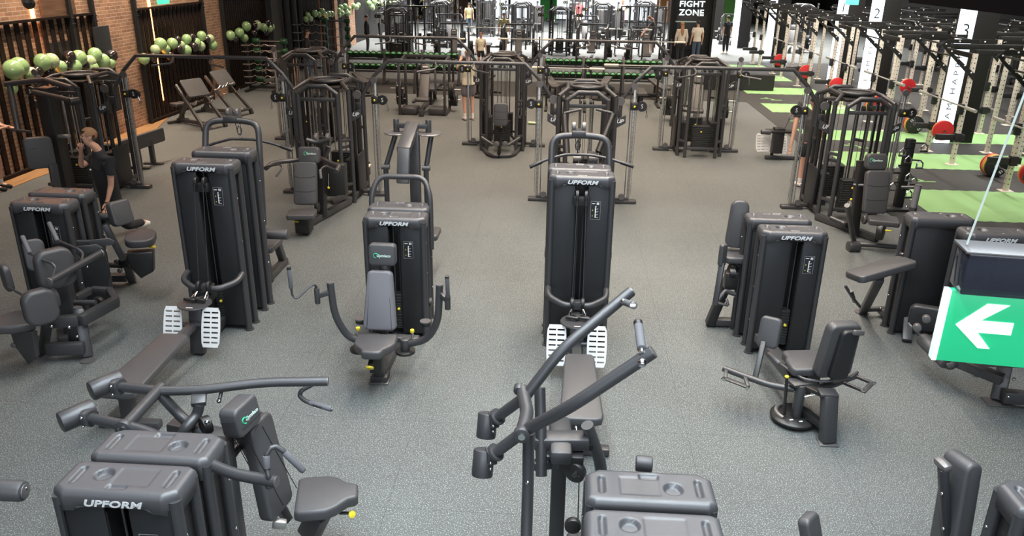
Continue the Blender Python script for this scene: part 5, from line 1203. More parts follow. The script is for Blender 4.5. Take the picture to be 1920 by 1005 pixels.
p1 = preacher(None, 0, 'nearest preacher curl bench by the slat screen with a bent bar hooked on it')
p1.location = (-9.05,19.25,0); p1.rotation_euler = (0,0,R(62))
p2 = copy_tree(p1,(-9.05,20.95,0),R(72),'farther preacher curl bench by the brick pier, its arm pad raised','preacher benches by the slat screen')
ez_bar(PY(354,196,18.95),PY(399,180,19.7),'chrome bent curl bar on the nearest preacher bench'); ez_bar(PY(400,170,20.3),PY(439,155,21.1),'chrome bent curl bar on the farther preacher bench')
# ladder rack with bent bars on the left
LV = ['one','two','three','four','five','six','seven']
def bar_rack(x0, x1, y, h, n, lb, bent=True, m='chrome', grp='', blb=''):
    t = thing('barbell_rack', lb, 'barbell rack', ((x0+x1)/2,y,0))
    for x in (x0+.12,x1-.12):
        K_(t,'upright','dark',(x,y,h/2),(.07,.10,h)); K_(t,'base_foot','dark',(x,y,.04),(.10,.8,.07)); 
        for k in range(n): K_(t,'bar_hook','dark',(x,y-.10,.22+(h-.30)*k/(n-1)),(.06,.12,.025))
    B_(t,'cross_bar','dark',(x0+.12,y,.12),(x1-.12,y,.12),.06,.08); B_(t,'cross_bar','dark',(x0+.12,y,h-.05),(x1-.12,y,h-.05),.06,.08)
    first = None
    for k in range(n):
        z = .22+(h-.30)*k/(n-1)+.04
        if bent:
            e = ez_bar((x0,y-.12,z),(x1,y-.12,z),'bent chrome curl bar stored on the rack by the dark slat screen',grp,m) if first is None else copy_tree(first,((x0+x1)/2,y-.12,z))
            e['label'] = 'bent bar on level %s from the floor of the %s' % (LV[k], grp.split(' on the ')[-1] if ' on the ' in grp else 'tall rack behind the hooded man')
        else:
            if first is None:
                e = thing('fixed_barbell',blb,'barbell',((x0+x1)/2,y-.12,z),grp)
                C_(e,'bar_shaft','rail',(x0+.2,y-.12,z),(x1-.2,y-.12,z),.014); C_(e,'bar_weight','green',(x0-.0,y-.12,z),(x0+.2,y-.12,z),.10,.01); C_(e,'bar_weight','green',(x1-.2,y-.12,z),(x1+.0,y-.12,z),.10,.01)
            else: e = copy_tree(first,((x0+x1)/2,y-.12,z))
            e['label'] = blb+', level '+LV[k]+' from the floor'
        first = first or e
    return t
bar_rack(-10.05,-8.95,25.0,1.45,7,'ladder rack holding bent curl bars beside the dark slat screen',grp='bent curl bars on the ladder rack')
bar_rack(-10.0,-8.9,25.9,1.5,5,'rack of green fixed barbells beyond the bent bar rack',bent=False,grp='green barbells on the left rack',blb='green-ended fixed barbell on the rack beyond the bent bars')
bar_rack(-10.05,-8.8,30.0,1.7,6,'tall rack of long bars behind the man in the black hooded top',bent=True,m='rail',grp='bars behind the hooded man')
bar_rack(-10.05,-8.9,33.8,1.6,5,'far rack of dark barbells along the left wall before the brick pier',bent=False,grp='barbells on the far left rack',blb='fixed barbell on the far rack before the brick pier')
# dumbbell racks
def dumbbell(col='gface'):
    t = thing('dumbbell','black dumbbell with green end caps on the long rack','dumbbell',(0,0,0),'x')
    C_(t,'handle','chrome',(0,-.07,0),(0,.07,0),.016)
    for s in (-1,1):
        C_(t,'weight_head','iron',(0,.07*s,0),(0,.19*s,0),.100,.012,16); C_(t,'end_ring','green',(0,.191*s,0),(0,.195*s,0),.092,.002,16); C_(t,'end_cap','gface',(0,.195*s,0),(0,.20*s,0),.066,.002,14)
    return t
ORD = ['first','second','third','fourth','fifth','sixth']
def dumbbell_rack(x0, y, n, lb):
    t = thing('dumbbell_rack', lb, 'dumbbell rack', (x0+n*.65,y,0)); W_ = 1.28
    for k in range(n+1): B_(t,'upright','metal',(x0+k*W_,y-.30,0),(x0+k*W_,y+.12,1.12),.09,.10); K_(t,'base_foot','metal',(x0+k*W_,y,.04),(.10,.75,.07))
    for k in range(n):
        for z, yy in ((.84,.0),(.46,-.14),):
            B_(t,'shelf','metal',(x0+k*W_+.05,y+yy-.12,z-.03),(x0+(k+1)*W_-.05,y+yy-.12,z-.03),.05,.06); B_(t,'shelf','metal',(x0+k*W_+.05,y+yy+.12,z+.02),(x0+(k+1)*W_-.05,y+yy+.12,z+.02),.05,.06)
    return t, [(x0+k*W_+.14+j*.20, y+yy, z, k, ORD[j]) for k in range(n) for z, yy in ((.96,.0),(.58,-.14)) for j in range(6)]
D0 = dumbbell(); D0.rotation_euler = (R(-12),0,0)
first = True
for x0, y, n, lb, side in ((-.62,26.3,3,'long dumbbell rack in the middle distance right of centre','right'),(-7.35,27.3,3,'long dumbbell rack in the middle distance left of centre','left')):
    t, sp = dumbbell_rack(x0, y, n, lb)
    for (x, yy, z, k, od) in sp:
        l = 'green-capped dumbbell, %s from the left, %s shelf, %s section of the %s rack' % (od, 'top' if z > .8 else 'lower', ('left','middle','right')[k], side); g = 'dumbbells, %s shelf %s section, %s rack' % ('top' if z > .8 else 'lower', ('left','middle','right')[k], side)
        if first: D0.location = (x,yy,z); D0['label'] = l; D0['group'] = g; first = False
        else: copy_tree(D0,(x,yy,z),label=l,group=g)
# plates and plate-loaded machines
def plate_stack(t, a, d, cols, r=.20, th=.045):
    a = V(a); d = V(d).normalized()
    for k, c in enumerate(cols): C_(t,'weight_plate',c,a+d*(th*1.1*k),a+d*(th*1.1*k+th),r,.008,26)
def plate_bench(lb, loc, rz, first=True):
    t = thing('plate_loaded_press', lb, 'press machine', (0,0,0))
    for s in (-1,1):
        K_(t,'frame_post','metal',(s*.62,-.40,.70),(.07,.07,1.40)); K_(t,'frame_post','metal',(s*.62,.55,.75),(.07,.07,1.5)); B_(t,'floor_rail','metal',(s*.62,-.40,.04),(s*.62,.55,.04),.08,.07); B_(t,'top_rail','metal',(s*.62,-.40,1.38),(s*.62,.55,1.48),.06,.06)
        K_(t,'foot_platform','metal',(s*.38,-.12,.10),(.44,.55,.17),rot=(0,0,0),bev=.02)
        C_(t,'plate_horn','rail',(s*.62,.2,.62),(s*.98,.2,.62),.025); 
        plate_stack(t,(s*.66,.2,.62),(s,0,0),['iron']*3,.21)
        plate_stack(t,(s*.66,.45,.30),(s,0,0),['iron']*4,.17)
        C_(t,'plate_horn','rail',(s*.62,.45,.30),(s*.95,.45,.30),.02)
        for z in (.5,.8,1.1,1.3): S_(t,'frame_bolt','print',(s*.62-.04,-.44,z),.012)
    B_(t,'rear_beam','metal',(-.62,.55,1.48),(.62,.55,1.48),.07,.07); B_(t,'spine','metal',(0,-.55,.18),(0,.5,.18),.10,.10); K_(t,'spine_foot','metal',(0,-.55,.09),(.14,.10,.18))
    seatpad(t,(0,.02,.72),(1,0,0),(0,.55,.85),.28,.70,.08,r=.04,name='backrest'); seatpad(t,(0,.32,1.15),(1,0,0),(0,.45,.9),.26,.26,.09,r=.04,name='headrest'); seatpad(t,(0,-.33,.42),(1,0,0),(0,1,.1),.36,.26,.08,r=.04,name='seat')
    K_(t,'headrest_print','print',(0,.26,1.22),(.14,.006,.03),rot=(-.45,0,0),bev=0)
    B_(t,'press_arm','metal',(-.30,.1,.5),(-.28,.2,1.15),.06,.06); B_(t,'press_arm','metal',(.30,.1,.5),(.28,.2,1.15),.06,.06)
    return t
pb = plate_bench('plate-loaded bench press frame with foot platforms, left of the person in cream', None, 0); pb.location = (-3.80,21.9,0)
copy_tree(pb,(3.55,21.2,0),R(-8),'plate-loaded bench press beyond the right-hand far cable tower')
def olympic_bar(a, b, lb, grp=None, cols=(), sleeve='timber'):
    a, b = V(a), V(b); t = thing('barbell', lb, 'barbell', (a+b)/2, grp); d = (b-a).normalized()
    C_(t,'bar_shaft','barsteel',a+d*.42,b-d*.42,.017); C_(t,'bar_sleeve',sleeve,a,a+d*.42,.036); C_(t,'bar_sleeve',sleeve,b-d*.42,b,.036)
    if cols: plate_stack(t,a+d*.38,-d,cols,.225,.05); plate_stack(t,b-d*.38,d,cols,.225,.05)
    return t
def bench_stand(lb):
    t = thing('flat_bench_press', lb, 'bench', (0,0,0))
    for s in (-1,1): K_(t,'upright','dark',(s*.55,.35,.62),(.06,.08,1.24)); K_(t,'foot_bar','dark',(s*.55,.1,.03),(.08,1.0,.06)); K_(t,'bar_catch','dark',(s*.55,.27,1.10),(.05,.12,.03))
    B_(t,'cross_bar','dark',(-.55,.35,.3),(.55,.35,.3),.06,.06); seatpad(t,(0,-.2,.45),(1,0,0),(0,1,0),.30,1.1,.09,r=.05,name='bench_pad'); K_(t,'bench_leg','dark',(0,-.6,.20),(.10,.08,.40)); K_(t,'bench_leg','dark',(0,.2,.20),(.10,.08,.40)); B_(t,'base_beam','dark',(0,-.65,.03),(0,.4,.03),.08,.06)
    return t
bs = bench_stand('flat bench press stand behind the left plate-loaded frame, pale barbell sleeves'); bs.location = (-3.85,23.8,0)
olympic_bar((-4.9,24.08,1.14),(-2.75,24.08,1.14),'barbell with pale sleeves on the stand left of the person in cream')
STN = [(-1.5,31.6,0,'bench press stand with barbell just beyond the left dumbbell rack'),(1.05,31.5,0,'bench press stand with barbell beyond the middle of the right dumbbell rack'),(3.6,31.6,0,'bench press stand with barbell beyond the right end of the right dumbbell rack'),(-4.9,31.2,0,'bench press stand with barbell behind the left dumbbell rack, left part'),
    (-3.4,36.8,0,'bench press stand with barbell beside the man in khaki'),(2.9,37.4,0,'far bench press stand with barbell by the leaning man'),(.1,22.9,0,'bench press stand with barbell behind the far central pull-up bridge'),(2.3,23.9,0,'bench press stand with barbell before the right part of the right dumbbell rack')]
for x, y, r_, lb in STN:
    copy_tree(bs,(x,y,0),r_,lb); olympic_bar((x-1.08,y+.28,1.14),(x+1.08,y+.28,1.14),'pale-sleeved barbell on the '+lb.replace(' with barbell','').replace('pale barbell sleeves',''))
def incline_bench(x, y, rz, lb, proto=[None]):
    if proto[0] is None:
        t = thing('adjustable_bench', lb, 'bench', (0,0,0)); seatpad(t,(0,.22,.50),(1,0,0),(0,.97,.22),.26,.70,.08,name='backrest'); seatpad(t,(0,-.30,.42),(1,0,0),(0,1,.1),.32,.3,.08,name='seat')
        B_(t,'spine','dark',(0,-.55,.10),(0,.55,.10),.08,.07); B_(t,'support','dark',(0,.3,.10),(0,.28,.46),.06,.06); B_(t,'front_foot','dark',(-.28,-.6,.03),(.28,-.6,.03),.07,.06); B_(t,'rear_foot','dark',(-.3,.6,.03),(.3,.6,.03),.07,.06); B_(t,'seat_post','dark',(0,-.30,.1),(0,-.30,.38),.06,.06)
        t.location = (x,y,0); t.rotation_euler = (0,0,rz); proto[0] = t
    else: copy_tree(proto[0],(x,y,0),rz,lb)
for x, y, r_, lb in ((-6.3,24.9,.6,'adjustable bench in front of the left end of the left dumbbell rack'),(-2.5,25.2,-.5,'adjustable bench right behind the person in cream'),(-.3,24.9,.3,'adjustable bench before the left section of the right dumbbell rack'),(1.3,25.25,-.3,'adjustable bench before the middle of the right dumbbell rack'),(3.0,25.0,.4,'adjustable bench before the right end of the right dumbbell rack')): incline_bench(x,y,r_,lb)
t = thing('towel','folded cream towel lying on the bench beyond the central tower','towel',(-1.45,31.25,.55)); MB().prism(rrect(.36,.42,.08,4),.03,plane((-1.5,31.2,.52),(1,0,0),(0,1,.0)),bev=.012).build('towel_fold','teecream',t)
t = thing('low_row_trainer','small black machine with white round foot plate left of the person in black shorts','row machine',(4.62,17.3,0))
footplate(PY(1431,267,17.4),(1,.2,0),(0,.25,1),.34,.40,6,3,.12).build('foot_plate','white',t,'white slotted round foot plate')
C_(t,'roller','pad',PY(1427,247,17.2),PY(1445,248,17.2),.055,.01); K_(t,'column','dark',PY(1458,263,17.3),(.22,.2,.55)); K_(t,'top_tray','dark',PY(1462,246,17.3),(.55,.25,.05)); B_(t,'base_bar','metal',P(1434,294,.05),P(1500,296,.05),.08,.07); B_(t,'strap','panel',PY(1481,222,17.2),PY(1472,240,17.2),.02,.01); B_(t,'floor_post','dark',P(1447,288,.02),P(1449,275,.3),.07,.07)
footplate(PY(1468,272,17.6),(1,.2,0),(0,.25,1),.2,.40,6,2,.08).build('foot_plate','white',t,'white slotted foot plate')
t = thing('attachment_stand','black stand hung with chrome cable handles behind the right press backrest','accessory rack',(5.32,13.1,0))
q = P(1682,392,0); t.location = (q.x,q.y,0); B_(t,'stand_post','dark',(q.x,q.y,0),(q.x,q.y,1.25),.14,.12); K_(t,'stand_foot','dark',(q.x,q.y,.03),(.4,.4,.05))
for k in range(9):
    z = 1.2-.10*k; a_ = k*2.2; e = V((q.x+.20*math.cos(a_),q.y-.12+.08*math.sin(a_),z)); T_(t,'hook_arm','dark',[(q.x,q.y-.05,z),e],.014,0,8)
    h = thing('pulley_attachment','chrome handle on the black attachment stand, '+['topmost','second','third','fourth','fifth','sixth','seventh','eighth','lowest'][k]+' from the top','cable handle',e,'chrome handles on the attachment stand')
    T_(h,'handle_loop','chrome',[e,e+V((.05,0,-.05)),e+V((.05,0,-.13)),e+V((-.05,0,-.13)),e+V((-.05,0,-.05)),e],.012,.01,8); C_(h,'handle_grip','grip' if k%2 else 'dark',e+V((-.06,0,-.13)),e+V((.06,0,-.13)),.018,.003)
# arm machine seen through the central tower, water bottle
t = thing('biceps_machine','black machine with two splayed arms rising behind the central lat pulldown','arm machine',(.45,12.75,0))
for a_, b_ in (((1058,214),(1063,290)),((1150,214),(1122,285))): T_(t,'lever_arm','dark',[PY(a_[0],a_[1],12.6),PY(b_[0],b_[1],12.3)],.055,0)
T_(t,'handle_bar','metal',[PY(1058,212,12.6),PY(1090,205,12.6)],.022,0); T_(t,'handle_bar','metal',[PY(1118,205,12.6),PY(1148,212,12.6)],.022,0)
K_(t,'column','metal',(.52,12.3,.6),(.16,.14,1.2)); C_(t,'roller','disc',PY(1074,297,12.2),PY(1090,297,12.2),.045,.006); C_(t,'roller','disc',PY(1104,297,12.2),PY(1122,297,12.2),.045,.006); K_(t,'base','metal',(.5,12.4,.04),(.6,.6,.07))
t = thing('training_machine_seat','padded backrest of the machine built into the farther central cable tower','machine seat',(-1.32,16.75,0))
seatpad(t,PY(939,215,16.7),(1,0,0),(0,.1,1),.30,.48,.11,r=.07,name='backrest',seams=2)
for s in (-1,1): B_(t,'support_arm','dark',PY(939,232,16.75),PY(939+26*s,262,16.9),.05,.05)
B_(t,'seat_post','dark',PY(939,240,16.8),(-1.32,16.75,0),.06,.06); T_(t,'front_hoop','metal',[P(905,277,.05),P(915,288,.05),P(925,292,.05),P(955,292,.05),P(965,288,.05),P(975,277,.05)],.04,.05)
for s in (-1,1): T_(t,'low_arm','metal',[PY(939+36*s,258,16.7),PY(939+14*s,272,16.6)],.035,0); C_(t,'arm_pulley','disc',PY(939+8*s,270,16.5)+V((0,-.02,0)),PY(939+8*s,270,16.5)+V((0,.02,0)),.06,.006)
t = thing('water_bottle','small clear bottle lying on the floor right of the farther central tower','bottle',P(997,231,.04)); a_, b_ = P(990,230,.04), P(1004,231,.04); C_(t,'bottle_body','balloonlight',a_,b_,.035,.01); C_(t,'bottle_cap','print',b_,b_+(b_-a_)*.15,.02)
tt = thing('step_block','grey step block with a wooden edge on the floor right of the left cable tower','box',P(683,322,0)); K_(tt,'block','dark',P(683,318,.12),(.18,.3,.26)); K_(tt,'block_top','timber',P(683,312,.26),(.2,.32,.03))
# ================================================================ RIGHT SIDE: squat racks, pillars
def rack_bay(lb):
    """one bay of the cream rig: four uprights, overhanging pull-up frame, spotter arms"""
    t = thing('squat_rack', lb, 'squat rack', (0,0,0), None)
    for x in (0,1.35):
        for y in (0,1.28):
            m = MB(); m.box((x,y,1.17),(.085,.085,2.34),bev=.008); u = m.build('upright','rack',t)
            m = MB()
            for k in range(22): m.cyl((x,y-.0435,.15+.1*k),(x,y-.043,.15+.1*k),.013,8)
            for k in range(22): m.cyl((x-.0435,y,.15+.1*k),(x-.043,y,.15+.1*k),.013,8)
            o_ = m.build('upright_holes','seam',u); o_['kind'] = 'stuff'
            K_(u,'foot_plate','rack',(x,y,.01),(.24,.20,.02),bev=.004)
    for y in (0,1.28):
        B_(t,'top_beam','blackwall',(-.02,y,2.36),(1.6,y,2.36),.07,.12)
        m = MB(); m.prism([(.04,-.42),(.04,-.56),(-.62,.02),(-.74,.15),(-.62,.26),(.35,.26),(.35,.18),(-.56,.18),(-.62,.09)],.02,plane((0,y-.05,2.36),(1,0,0),(0,0,1)),bev=0); m.build('overhang_bracket','blackwall',t)
        m = MB()
        for q in ((-.66,.16),(-.52,.02),(-.36,-.12),(-.2,-.26),(-.04,-.40),(-.4,.22),(.1,.22)): m.ball((q[0],y-.07,2.36+q[1]),.018,seg=8)
        m.each('bracket_bolt','print',t)
        K_(t,'safety_arm','panel',(-.16,y,.60),(.60,.09,.12)); K_(t,'arm_bracket','panel',(0,y-.01,.60),(.14,.13,.18)); K_(t,'bar_hook','panel',(-.07,y-.03,1.20),(.10,.10,.22))
    for q in ((-.64,.15),(-.36,-.10),(.0,.22)): C_(t,'pull_up_bar','metal',(q[0],-.1,2.36+q[1]),(q[0],1.4,2.36+q[1]),.018)
    for x in (0,1.35): B_(t,'long_beam','blackwall',(x,0,2.28),(x,1.28,2.28),.06,.10)
    return t
rb = rack_bay('nearest cream squat rack on the right with colour-edged plates')
YB = [17.35, 20.95, 24.35, 27.6, 30.9, 34.2]; WB = ['second','third','fourth','fifth','farthest']
def bar_y(x, y, z, lb, cols=(), grp=None): return olympic_bar((x,y-.75,z),(x,y+1.95,z),lb,grp,cols,'barsteel')
# the bay cut by the right frame edge
r0 = copy_tree(rb,(8.55,13.95,0),label='cream squat rack at the right edge of the view, mostly outside it')
rb.location = (8.48,17.35,0)
LB = ['second cream squat rack along the right aisle','third cream squat rack along the right aisle','fourth cream squat rack along the right aisle','fifth cream squat rack along the right aisle','last cream squat rack before the black pillar']
for k, y in enumerate(YB[1:]): copy_tree(rb,(8.40-.07*k,y,0),label=LB[k])
for k, y in enumerate((17.35,20.95,24.35,27.6,30.9)): copy_tree(rb,(10.75,y,0),label='back-row cream squat rack behind the '+['nearest','second','third','fourth','fifth'][k]+' one of the front row')
for k, y in enumerate((19.6,23.6,29.9)): copy_tree(rb,(12.9,y,0),label='cream squat rack of the rearmost row, '+['nearest','middle','farthest'][k]+' of its three')
def upright_plate_set(x, y, k, grp):
    """bumper plates standing on pegs of the rack, with the coloured discs face on"""
    lab = ['beside the nearest cream squat rack','beside the second cream squat rack','beside the third cream squat rack','beside the fourth cream squat rack','beside the fifth cream squat rack','beside the last cream squat rack','at the right edge, by the rack cut off by the frame'][k]
    t = thing('weight_plates', 'red, yellow and black bumper plates on one bar end '+lab, 'weight plates', (x,y,.225))
    for q, c in enumerate(('red','orange','yellowrubber','iron')):
        C_(t,'weight_plate',c,(x,y-.06*q,.235),(x,y-.06*q-.052,.235),.225,.010,32)
    C_(t,'plate_hub','rail',(x,y-.235,.235),(x,y-.242,.235),.055); C_(t,'bar_sleeve','chrome',(x,y+.3,.235),(x,y-.60,.235),.025)
    for a_ in (-45,135): text('plate_number','15',.085,'print',t,face((x+.145*math.cos(R(a_)),y-.2335,.235+.145*math.sin(R(a_))),(math.cos(R(a_-90)),0,math.sin(R(a_-90))),(math.cos(R(a_)),0,math.sin(R(a_)))),off=.003)
    return t
M['yellowrubber'] = mat('ochre_rubber',(.60,.42,.05),.5)
for k, (x,y) in enumerate(((8.85,16.5),(9.0,20.9),(9.0,23.7),(8.9,27.0),(8.85,30.3),(8.75,33.6))): upright_plate_set(x,y,k,'')
def red_plate(x,y,z,lb):
    t = thing('weight_plate_pair', lb, 'weight plates', (x,y,z)); C_(t,'weight_plate','red',(x,y,z),(x,y+.06,z),.225,.01,32); C_(t,'weight_plate','orange',(x,y+.065,z),(x,y+.12,z),.22,.01,28); C_(t,'bar_sleeve','chrome',(x,y-.06,z),(x,y+.4,z),.025); return t
rp0 = red_plate(8.62,18.3,.55,'red weight plate on the nearest cream squat rack behind its safety arm')
for k, y in enumerate((21.9,25.3,28.5,31.9)): copy_tree(rp0,(8.5-.05*k,y,.55),label='red weight plate on the '+['second','third','fourth','fifth'][k]+' cream squat rack along the right aisle')
copy_tree(rp0,(8.62,14.6,.50),label='red weight plate at the right edge of the view')
for k, y in enumerate((18.5,22.1,25.4,28.7,32)): copy_tree(rp0,(10.62,y,.55),label='red weight plate on the back row behind the '+['nearest','second','third','fourth','fifth'][k]+' cream squat rack')
for k, y in enumerate([13.95]+YB[:5]): bar_y(8.38-.02*k, y, 1.28, ['barbell racked at the right edge of the view','barbell racked on the nearest cream squat rack','barbell racked on the second cream squat rack','barbell racked on the third cream squat rack','barbell racked on the fourth cream squat rack','barbell racked on the fifth cream squat rack'][k])
# dark sloping side boxes between front and rear uprights
for k, y in enumerate((15.2,)):
    t = thing('deadlift_box','black storage box on the floor beside the nearest squat rack plates','storage box',(10.0,y,0)); m = MB(); m.prism([(-.5,0),(.5,0),(.5,.30),(-.5,.55)],1.4,plane((10.0,y+.4,0),(1,0,0),(0,0,1)),bev=.01); m.build('box_body','panel',t)
# lit pillars
def pillar(x, y, num, words, lb, w=.36):
    t = thing('lit_pillar', lb, 'pillar', (x,y,0)); K_(t,'pillar_body','blackwall',(x+.36,y+.25,2.6),(.75,.45,5.2)); K_(t,'light_panel','lit',(x+.0,y+.0,2.6),(w,.06,5.2),bev=0)
    if num: text('pillar_number',num,.42,'panel',t,face((x,y-.035,2.62),(1,0,0),(0,0,1)),off=-.004)
    if words: text('pillar_words',words,.17,'disc',t,face((x,y-.035,1.22),(0,0,1),(-1,0,0)),sp=1.6,sx=1.3)
    return t
pillar(9.25,19.65,'3','I AM HAPPY','lit white pillar numbered 3 with a black side, nearest on the right')
pillar(9.55,26.1,'2','I AM FIT','lit white pillar numbered 2, second from the right')
pillar(9.6,29.4,'1','I AM FUN','lit white pillar third from the right, topped by a green glow')
for k,(x,y) in enumerate(((9.0,36.6),(8.6,42),(8.1,47))): pillar(x,y,None,None,['narrow lit white pillar just left of pillar one','narrow lit white pillar, second left of pillar one','farthest narrow lit white pillar right of the black totem'][k],.30)
pillar(10.45,16.3,None,None,'lit white pillar at the far right edge of the view')
# black totem with FIGHT ZONE
t = thing('advertising_pillar','tall black pillar reading FIGHT ZONE in white light letters','pillar',(5.55,36.6,0))
K_(t,'totem_body','blackwall',(5.55,36.9,2.6),(1.85,.6,5.2)); K_(t,'display_screen','panel',(5.55,36.58,1.15),(1.3,.04,1.5),bev=.01)
zc = PY(1298,8,36.55); 
text('light_letters','FIGHT',.34,'neon',t,face((zc.x,36.56,PY(1298,8,36.55).z),(1,0,0),(0,0,1)),off=.003,ext=.01,sx=1.1,sp=1.08); text('light_letters','ZONE',.34,'neon',t,face((zc.x,36.56,PY(1298,24,36.55).z),(1,0,0),(0,0,1)),off=.003,ext=.01,sx=1.1,sp=1.08)
text('small_letters','ON',.26,'ltprint',t,face((5.25,36.55,.95),(1,0,0),(0,0,1)),off=.008); K_(t,'print_line','print',(5.75,36.55,1.95),(.6,.01,.04),bev=0); K_(t,'print_line','print',(5.9,36.55,1.85),(.3,.01,.03),bev=0); K_(t,'print_line','ltprint',(5.3,36.55,1.60),(.9,.01,.05),bev=0)
K_(t,'side_frame','blackwall',(4.67,36.7,2.6),(.12,.5,5.2)); K_(t,'side_frame','blackwall',(6.45,36.7,2.6),(.12,.5,5.2))
mb = MB(); mb.box((5.8,27.6,.26),(2.6,.25,.52)); struct('wall_low_divider', mb, 'blackwall')
# green lit sign by the first pillar
t = thing('green_sign','green lit exit sign at the very top beside pillar one','sign',PY(1600,4,24)); K_(t,'sign_panel',mat('exit_green_dim',(.02,.5,.25),.4,emit=(.15,.95,.6),es=1.4),PY(1598,2,24),(.35,.08,.20))
# small lit wall words on the far right wall
# ================================================================ BALLOONS
def balloons(lst, Ys, where):
    out = []
    for (px, py, rp, k) in lst:
        X = WX+.16; p = PX(px,py,X); dd = (p-V((0,0,CH))).length; r = rp*dd/1480; X = WX+.043+r; p = PX(px,py,X)
        out.append((p, r, k))
    return out
BL = {'on the nearest slat screen':[(25,130,15,0),(36,124,14,0),(58,136,9,1),(52,139,7,0),(80,116,13,0),(96,114,12,1),(113,125,10,0),(70,134,9,2),(130,106,10,2),(148,108,12,0),(140,124,11,0),(168,115,10,1),(178,102,11,0),(192,114,12,0),(208,118,8,0),(210,104,9,2),(172,127,11,0),(92,133,9,2),(126,121,8,2),(157,122,9,2),(122,150,9,0),(22,165,9,0),(204,160,7,2)],
 'on the second slat screen':[(270,110,9,0),(286,108,8,2),(301,82,10,0),(291,93,8,1),(310,92,8,0),(323,81,9,0),(333,74,6,2),(339,84,7,1),(350,73,8,0),(360,69,6,2),(349,94,9,0),(368,80,8,0),(376,86,8,1),(378,67,8,0),(394,72,7,1),(388,74,6,2),(399,84,8,0),(335,92,7,2),(363,88,8,2),(318,106,8,2)],
 'on the dark screen past the brick':[(432,66,8,0),(449,61,8,0),(458,71,7,0),(462,49,8,0),(477,47,6,2),(482,47,8,1),(494,51,7,0),(500,43,7,2),(504,53,7,0),(509,50,6,0),(475,62,6,2),(440,74,6,2),(497,61,6,2)],
 'above the long bar rack':[(573,36,5,0),(577,28,5,0),(582,35,5,1),(590,25,6,0),(597,27,5,0),(604,22,6,0),(611,36,5,0),(616,26,5,1),(622,26,5,0),(586,39,4,2),(599,34,5,2),(575,41,4,2),(610,28,5,1)],
 'high on far left wall':[(635,20,5,0),(639,14,5,0),(642,24,4,1),(647,12,5,0),(652,25,5,0),(655,16,4,0),(662,11,5,0),(668,13,5,1),(672,9,4,0),(636,28,4,0),(648,20,5,1)],
 'by the far left doorway':[(692,6,5,0),(697,12,5,1),(702,3,5,0),(708,9,5,0),(715,5,5,1),(722,7,5,0),(730,3,5,0),(738,4,5,1),(699,15,4,0),(745,2,4,0)]}
CN = ['pale green balloon','light yellowish green balloon','shiny black balloon']; CM = ['balloon','balloonlight','balloondark']; proto = {}
for where, lst in BL.items():
    cnt = {}
    for p, r, k in balloons(sorted(lst), None, where):
        cnt[k] = cnt.get(k,0)+1; lb = CN[k]+', '+['first','second','third','fourth','fifth','sixth','seventh','eighth','ninth','tenth','eleventh','twelfth','thirteenth','fourteenth'][cnt[k]-1]+' such from left, '+where; g = CN[k]+'s '+where
        if k not in proto:
            t = thing('balloon', lb, 'balloon', (0,0,0), g); MB().lathe([(0,1.0),(.30,.955),(.58,.82),(.84,.55),(.98,.18),(1.0,-.08),(.93,-.42),(.72,-.76),(.40,-1.0),(.14,-1.10),(.05,-1.13)],(0,0,0),seg=22).build('balloon_skin',CM[k],t); MB().lathe([(.05,-1.12),(.11,-1.20),(.0,-1.19)],(0,0,0),seg=10).build('balloon_knot',CM[k],t)
            t.scale = (r,)*3; t.location = p; proto[k] = t
        else: copy_tree(proto[k],p,None,lb,g,r)
# ================================================================ FAR FIELD
for k, (x, y, lb) in enumerate(((-6.2,41.5,'far cable tower near the person in black and red'),(-2.2,42.0,'far cable tower behind the man in khaki, left side'),(-.2,37.5,'far cable tower right of the man in khaki'),(1.9,42.5,'far cable tower in front of the bright floor'),(-4.4,46,'distant cable tower at the top centre left'),(4.3,45.5,'distant cable tower at the top right of centre'))): copy_tree(st,(x,y,0),0,lb)
t = thing('weight_stack_machine','dark rounded machine tower in front of the person in pink, left one','weight machine',(2.05,47.0,0)); add_tower(t,2.05,47.0,1.5,1,False,label=False); seatpad(t,(2.05,46.8,1.0),(1,0,0),(0,.1,1),.35,.9,.1,name='backrest'); seatpad(t,(2.05,46.5,.5),(1,0,0),(0,1,0),.4,.4,.1,name='seat'); B_(t,'seat_post','dark',(2.05,46.6,0),(2.05,46.6,.5),.2,.2)
for x, y, lb in ((3.0,46.9,'dark rounded machine tower in front of the person in pink, right one'),(-1.6,49.5,'dark machine tower far back in the centre'),(-8.0,40.5,'dark machine tower far back by the left wall'),(.6,53,'dark machine tower at the far end of the bright floor'),(5.6,50,'dark machine tower far back right of centre'),(-4.9,53,'dark machine tower far back left of centre')): copy_tree(t,(x,y,0),0,lb)
def storage_frame(x, y, lb):
    t = thing('functional_rig', lb, 'training rig', (x,y,0))
    for k in range(6): T_(t,'upright','dark',[(x-1.1+.44*k,y,0),(x-1.1+.44*k,y,1.95)],.04,0,8)
    for z in (.5,1.2,1.95): B_(t,'shelf_bar','dark',(x-1.1,y,z),(x+1.1,y,z),.06,.06)
    for k in range(5): C_(t,'kettle_weight','iron',(x-.9+.44*k,y-.05,.56),(x-.9+.44*k,y-.05,.76),.10,.02); 
    return t
storage_frame(3.9,41.5,'black rig of upright bars beside the leaning man'); storage_frame(-7.2,38.2,'black rig of upright bars far left near the white boards')
for k, (x, y) in enumerate(((-8.4,36.9),(-7.7,37.2))):
    t = thing('leaning_board', ['white leaning board on the near side of the man in dark grey','white leaning board on the far side of the man in dark grey'][k], 'board', (x,y,0)); B_(t,'board_face','white',(x,y,1.25),(x+.2,y-.3,1.75),.35,.04); B_(t,'board_leg','dark',(x+.1,y,0),(x,y,1.3),.1,.1)
